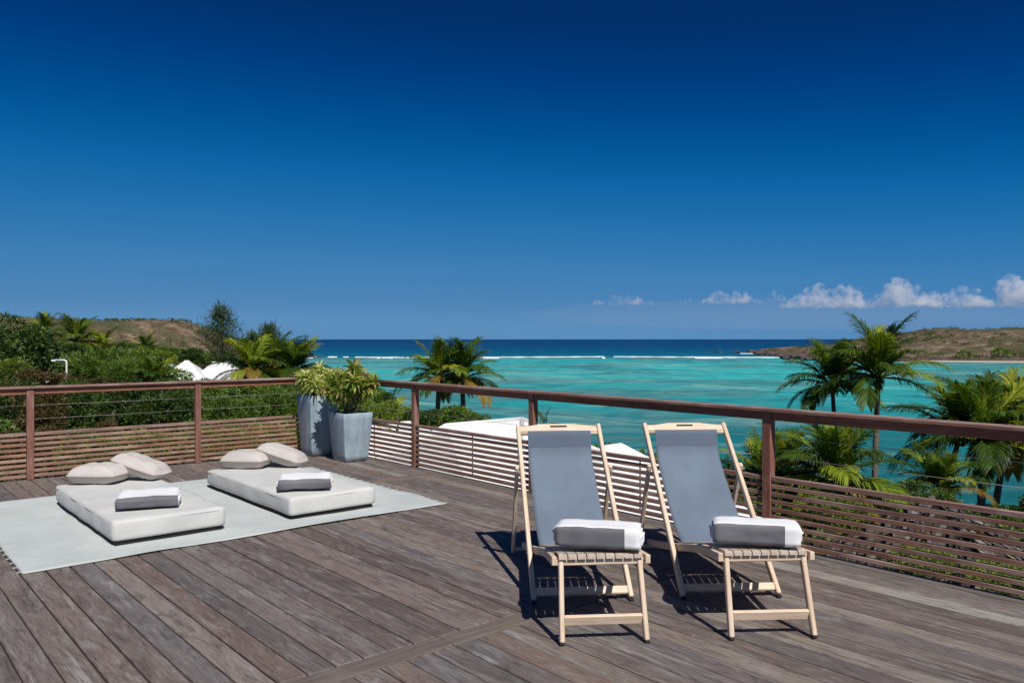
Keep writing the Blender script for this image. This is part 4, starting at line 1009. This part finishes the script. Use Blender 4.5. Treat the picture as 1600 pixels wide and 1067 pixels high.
for a in [('dark', 22, 548, 34, 125, 118), ('dark', 70, 560, 38, 80, 90), ('dark', -40, 560, 30, 120, 140)]:
    bush(*a, {22: 'tallest dark broadleaf tree standing over the thicket', 70: 'lower dark broadleaf tree between the tallest one and the lamp pipe', -40: 'dark broadleaf tree cut off by the picture edge beside the tallest one'}[a[1]], 'dark trees over the thicket')
bush('bright', 15, 578, 24, 70, 50, 'yellow-green shrub at the foot of the tall dark trees', G1)
bush('rust', 62, 598, 22, 90, 50, 'rusty shrub at the foot of the tall dark trees', G1)
bush('blade', 165, 580, 30, 130, 70, 'tall shrub with long narrow blue-green blades behind the lamp pipe', G1)
bush('blade', 205, 585, 28, 90, 60, 'smaller shrub with long narrow blades beside the tall bladed one', G1)
bush('rust', 140, 604, 20, 90, 30, 'orange-tipped shrub just above the handrail', G1)
for a in [('mid', 130, 572, 33, 90, 60), ('bright', 205, 562, 45, 90, 50), ('mid', 245, 585, 32, 110, 54), ('dark', 110, 556, 48, 90, 44), ('mid', 165, 556, 58, 90, 40), ('bright', 255, 560, 56, 60, 36), ('dark', 225, 560, 60, 60, 44)]:
    bush(*a, {'mid': 'mid-green bushy tree in the belt before the hill', 'bright': 'yellow-green shrub in the belt before the hill', 'dark': 'dark bushy tree in the belt before the hill'}[a[0]], 'tree belt before the hill')
for a in [('dark', 100, 560, 90, 60, 40), ('mid', 150, 552, 95, 70, 34), ('dark', 200, 552, 90, 60, 36), ('mid', 245, 552, 100, 70, 32), ('dark', 290, 556, 105, 60, 26), ('mid', 325, 560, 110, 60, 24), ('dark', 355, 558, 120, 50, 26), ('mid', 400, 562, 95, 60, 36), ('dark', 440, 566, 80, 60, 40), ('mid', 405, 596, 50, 60, 44), ('dark', 430, 594, 46, 90, 50), ('mid', 475, 598, 40, 60, 50), ('dark', 320, 612, 40, 80, 30), ('mid', 290, 618, 30, 90, 34), ('dark', 480, 610, 30, 70, 60)]:
    bush(*a, 'small rounded green tree deep in the tree belt' if a[2] > 60 else 'rounded green tree among the palms and white roofs', 'far trees before the hill' if a[2] > 60 else 'trees among the white roofs')
bush('bright', 395, 612, 24, 60, 44, 'yellow-green croton-like shrub behind the hedge', G1)
bush('bright', 330, 606, 26, 60, 40, 'pale yellow-green shrub just below the twin white roofs', G1)
bush('mid', 575, 628, 22, 110, 80, 'bushy green tree behind the short planter', 'trees below the lagoon side')
bush('bright', 600, 648, 16, 70, 60, 'large-leaved yellow-green shrub behind the short planter', 'trees below the lagoon side')
bush('mid', 690, 655, 32, 130, 62, 'round-leaved green sea-grape shrub under the pair of palms', 'trees below the lagoon side', 'shrub', 'shrub')
bush('dark', 650, 668, 30, 90, 60, 'dark green shrub under the pair of palms', 'trees below the lagoon side', 'shrub', 'shrub')
bush('mid', 742, 660, 31, 60, 44, 'small outlying green shrub by the white roof', 'trees below the lagoon side', 'shrub', 'shrub')
for a in [('dark', 1200, 770, 24, 110, 90), ('dark', 1270, 775, 22, 120, 90), ('dark', 1340, 780, 22, 120, 80), ('dark', 1410, 785, 24, 110, 70), ('dark', 1480, 795, 24, 110, 60), ('dark', 1140, 780, 24, 110, 80)]:
    bush(*a, 'dark green undergrowth shrub among the low palms', 'undergrowth among the low palms', 'shrub', 'shrub')
for a in [('bright', 1040, 800, 13, 100, 60), ('bright', 1110, 790, 14, 110, 60), ('bright', 1180, 800, 13, 90, 60), ('fine', 1090, 835, 11, 120, 70), ('fine', 1010, 815, 12, 80, 70)]:
    bush(*a, 'yellow-green shrub behind the slats between the deckchairs and the post' if a[0] == 'bright' else 'green shrub behind the slats beside the farther deckchair', 'shrubs behind the lagoon-side slats')
for x_, y_, Z_, w_, h_, lb in ((1300, 800, 8.3, 120, 66, 'yellow-green shrub squeezed between slats and thatched hut, by the railing post'), (1440, 880, 7.2, 150, 60, 'low yellow-green shrub along the foot of the slats below the hut roof'), (1570, 905, 6.6, 150, 60, 'low yellow-green shrub by the slats at the outer corner of the hut roof')):
    bush('bright', x_, y_, Z_, w_, h_, lb, 'shrubs behind the lagoon-side slats')
for a in [('mid', 1560, 812, 30, 120, 40), ('dark', 1640, 800, 30, 120, 60), ('bright', 1575, 800, 34, 90, 22)]:
    bush(*a, 'low green shore shrub at the foot of the palm clump', 'shore shrubs below the palm clump', 'shrub', 'shrub')

# the thicket goes on beside the deck, and low ground cover fills the slope
for i, a in enumerate([('finedark', -75, 640, 15, 130, 115), ('fine', -170, 640, 15, 130, 110), ('rust', -260, 645, 15, 130, 110), ('finedark', -360, 640, 16, 140, 120), ('fine', -470, 640, 16, 150, 120), ('mid', -120, 565, 32, 120, 110), ('dark', -210, 560, 34, 130, 120), ('mid', -310, 565, 32, 130, 110), ('dark', -420, 560, 34, 140, 120), ('mid', -530, 565, 32, 150, 120), ('dark', -100, 560, 70, 120, 60), ('mid', -230, 560, 75, 140, 60), ('dark', -370, 560, 75, 140, 60)]):
    bush(*a, 'outlying tree of the thicket past the end of the railing' if a[0] in ('mid', 'dark') else 'outlying shrub of the thicket past the end of the railing', 'outlying thicket past the railing')
def ground_cover():
    r2 = random.Random(77); b = MB(); n = 0
    while n < 1900:
        y = 9 + 120 * r2.random() ** 1.6; x = r2.uniform(-1.0, .75) * (y + 12)
        d = coast_d(x, y)
        if d < 3: n += .2; continue
        q = Vector((x, y, 0)) - C0; s_, t_ = -q.dot(U), -q.dot(V)
        if s_ > -.9 and t_ > -.9 or (-6.8 < s_ < 0 and -5.8 < t_ < 5.4): n += .2; continue
        r = r2.uniform(.3, .75) * (1 + y / 90); leafy(b, (x, y, land_z(x, y) + r * .1), r, r2, 40, r * .42, .7); n += 1
    tag(b.build('ground_cover', M['leaf_mid']), 'low leafy ground cover over the planted slope', kind='stuff')
ground_cover()
def casuarina(x, ytop, ybot, Z, wpx, label, seed):
    r2 = random.Random(seed); top = px(x, ytop, Z); bot = px(x, ybot, Z); g = land_z(top.x, top.y); root = thing('casuarina_tree', label, 'tree', (top.x, top.y, g), 0, 'feathery casuarina trees')
    H = top.z - g; h0 = bot.z - g; m = MB(); m.tube([(0, 0, -.3), (.05, 0, H * .5), (0, 0, H * .97)], [.16, .10, .02], 7); rw = wpx * Z / F / 2
    b = MB()
    for i in range(70):
        f = (i + .5) / 70; z = h0 + (H - h0) * f; a = i * 2.4; l = rw * (1 - f) ** .75 * r2.uniform(.35, 1.25) + .05 * rw
        d = Vector((math.cos(a), math.sin(a), .75)).normalized(); tip = Vector((0, 0, z)) + d * l
        m.tube([(0, 0, z - .1), tuple(tip)], [.025, .006], 4)
        for k in range(30):
            q = Vector((0, 0, z)).lerp(tip, r2.uniform(.15, 1.05)) + Vector((r2.gauss(0, .10), r2.gauss(0, .10), r2.gauss(0, .10))) * rw * .8
            leaf(b, q, Vector((r2.gauss(0, .5) + d.x * .4, r2.gauss(0, .5) + d.y * .4, r2.gauss(.25, .6))).normalized(), .62 * r2.uniform(.5, 1.2), .05, r2)
    m.build('trunk', M['bark'], root, True); b.build('foliage', M['leaf_casu'], root)
casuarina(345, 484, 572, 60, 104, 'tall feathery grey-green casuarina rising above the hill end', 5)
casuarina(420, 514, 580, 62, 80, 'shorter feathery casuarina between the tall one and the sea', 6)
casuarina(395, 528, 580, 58, 50, 'squat feathery casuarina tucked behind the palm group', 7)

# ------------------------------------------------------------------ houses and huts
def hip_roof(m, x0, x1, y0, y1, ze, zr, ra, rb, th=.12):
    """hip roof over a rectangle, ridge between ra and rb"""
    o = len(m.v); m.v += [(x0, y0, ze), (x1, y0, ze), (x1, y1, ze), (x0, y1, ze), (*ra, zr), (*rb, zr), (x0, y0, ze - th), (x1, y0, ze - th), (x1, y1, ze - th), (x0, y1, ze - th)]
    for f in ((0, 1, 5, 4), (1, 2, 5), (2, 3, 4, 5), (3, 0, 4), (0, 6, 7, 1), (1, 7, 8, 2), (2, 8, 9, 3), (3, 9, 6, 0), (6, 9, 8, 7)): m.f.append(tuple(o + i for i in f)); m.m.append(0)
def hip_caps(root, x0, x1, y0, y1, ze, zr, ra, rb):
    for a, b_ in (((x0, y0), ra), ((x0, y1), ra), ((x1, y0), rb), ((x1, y1), rb), (ra, rb)):
        m = MB(); m.tube([(*a, (ze if a != ra else zr) + .005), (*b_, zr + .005)], .045, 6); m.build('ridge_cap', M['white'], root, True)
def house(c, rz, hx, hy, rise, wall_h, label, ridge=.45, group='white-roofed houses', name='house'):
    """c is the ridge centre"""
    g = min(land_z(c.x + dx, c.y + dy) for dx in (-hx, hx) for dy in (-hy, hy)); root = thing(name, label, 'house', (c.x, c.y, g - .2), rz, group)
    H = c.z - g + .2; ze = H - rise
    m = MB(); m.box(-hx + .35, hx - .35, -hy + .35, hy - .35, 0, ze - .13); m.build('wall', M['wall'], root)
    m = MB(); hip_roof(m, -hx, hx, -hy, hy, ze, H, (-hx * ridge, 0), (hx * ridge, 0)); rf = m.build('roof', M['white'], root)
    m = MB(); m.tube([(-hx * ridge, 0, H + .0), (hx * ridge, 0, H + .0)], .05, 6); m.build('ridge_cap', M['white'], rf)
    for sx in (-.5, .5):
        m = MB(); m.box(sx * hx - .4, sx * hx + .4, -hy + .32, -hy + .349, max(.3, ze - 1.7), ze - .5); m.build('window', M['glass_dark'], root)
    return root
house(px(292, 564, 50), R(10), 1.5, 1.7, 1.2, 2, 'twin white hip-roofed house, the part nearer the lamp pipe', .1)
house(px(346, 566, 51), R(8), 1.6, 1.7, 1.15, 2, 'twin white hip-roofed house, the part nearer the casuarina', .35)
house(px(246, 556, 72), R(15), 1.3, 1.6, .9, 2, 'small white roof peeking out of the tree belt', .3)
house(px(186, 543, 100), R(5), 1.8, 1.8, .7, 2, 'far low white roof right of the palm against the hill', .4)
house(px(76, 541, 62), R(-20), 1.6, 2.0, 1.0, 2, 'white roof slope showing between the dark tree and the palm', .3)
# the white house below the lagoon-side railing
def st_rect_house():
    root = thing('house', 'low white hip-roofed house right below the lagoon-side railing', 'house', (C0.x, C0.y, 0), DRZ, 'white-roofed houses')
    g = min(land_z(*W(s, t).xy) for s in (-.9, -6) for t in (-3, 5.5)) - .3
    m = MB(); m.box(-2.6, 3.9, 1.2, 5.0, g, -1.75); m.build('wall', M['wall'], root)
    m = MB(); hip_roof(m, -3.0, 3.3, .55, 6.6, -1.55, .10, (-.75, 2.55), (-.75, 4.3)); 
    rf = m.build('roof', M['white'], root)
    hip_caps(rf, -3.0, 3.3, .55, 6.6, -1.55, .10, (-.75, 2.55), (-.75, 4.3))
    m = MB(); hip_roof(m, 1.0, 4.2, .7, 5.4, -1.30, .09, (2.7, 2.85), (2.7, 3.2)); m.build('side_roof', M['white'], root)
    m = MB(); hip_roof(m, -5.4, -1.0, .9, 6.0, -1.6, -.06, (-3.2, 2.4), (-3.2, 3.4)); m.build('side_roof', M['white'], root)
st_rect_house()
def thatch_hut(c, rx, ry, hgt, rz, label):
    g = land_z(c.x, c.y); root = thing('thatched_hut', label, 'hut', (c.x, c.y, g - .1), rz); H = c.z - g + .1; r2 = random.Random(8)
    m = MB(); m.add([(-rx, -ry, H - hgt), (rx, -ry, H - hgt), (rx, ry, H - hgt), (-rx, ry, H - hgt), (0, 0, H - .04)], [(0, 1, 4), (1, 2, 4), (2, 3, 4), (3, 0, 4), (3, 2, 1, 0)]); rf = m.build('roof', M['under'], root)
    b = MB(); rows = 26
    cor = [Vector((-rx, -ry, H - hgt)), Vector((rx, -ry, H - hgt)), Vector((rx, ry, H - hgt)), Vector((-rx, ry, H - hgt))]; ap = Vector((0, 0, H))
    for k in range(4):
        A, B = cor[k], cor[(k + 1) % 4]; nn = (B - A).cross(ap - A).normalized(); dn = ((A + B) / 2 - ap).normalized()
        for r_ in range(rows):
            f = (r_ + .6) / rows; n = int(4 + 60 * f)
            for i in range(n):
                t = (i + r2.uniform(.1, .9)) / n; p = ap.lerp(A.lerp(B, t), f) + nn * r2.uniform(.0, .035)
                dr = (dn + (B - A).normalized() * r2.gauss(0, .22)).normalized(); L = hgt / rows * r2.uniform(2.4, 4.0); wd = r2.uniform(.02, .055); sd = dr.cross(nn).normalized()
                o = len(b.v); q = p + dr * L + nn * r2.uniform(.005, .05)
                b.v += [tuple(p - sd * wd), tuple(p + sd * wd), tuple(q + sd * wd * .6), tuple(q - sd * wd * .6)]; b.f.append((o, o + 1, o + 2, o + 3)); b.m.append(0)
    th = b.build('thatch', M['thatch'], root); th['kind'] = 'stuff'
    b = MB()
    for _ in range(60):
        t, f = r2.random(), r2.uniform(.1, .95); k = r2.choice((0, 0, 3, 1)); p = ap.lerp(cor[k].lerp(cor[(k + 1) % 4], t), f) + Vector((0, 0, .06))
        a = r2.uniform(0, 6.3); leaf(b, p, Vector((math.cos(a), math.sin(a), -.2)).normalized(), r2.uniform(.12, .32), r2.uniform(.03, .07), r2)
    q = b.build('fallen_leaves', M['palm_old'], root); q['kind'] = 'stuff'
    m = MB(); m.tube([(0, 0, H - .12), (0, 0, H + .015)], [.09, .03], 8); m.build('peak_cap', M['thatch'], root, True)
    for sx in (-.8, .8):
        for sy in (-.8, .8): m = MB(); m.tube([(sx * rx, sy * ry, 0), (sx * rx, sy * ry, H - hgt - .01)], .08, 8); m.build('post', M['bark'], root, True)
thatch_hut(px(1455, 776, 9.3), 3.1, 2.7, 2.0, DRZ, 'grey palm-thatched hut roof below the lagoon-side railing slats')
# white lamp pipe
c = px(95, 565, 27); g = land_z(c.x, c.y)
root = thing('lamp_post', 'white bent-pipe lamp post standing in the thicket', 'lamp post', (c.x + .2, c.y, g))
H = c.z - g + .05; m = MB(); m.tube([(0, 0, -.2), (0, 0, H - .08), (-.02, 0, H - .02), (-.08, 0, H), (-.40, 0, H)], .03, 8); m.build('pipe', M['whitepipe'], root, True)
m = MB(); m.box(-.50, -.36, -.05, .05, H - .05, H + .02, 0, .01); m.build('lamp_head', M['whitepipe'], root)
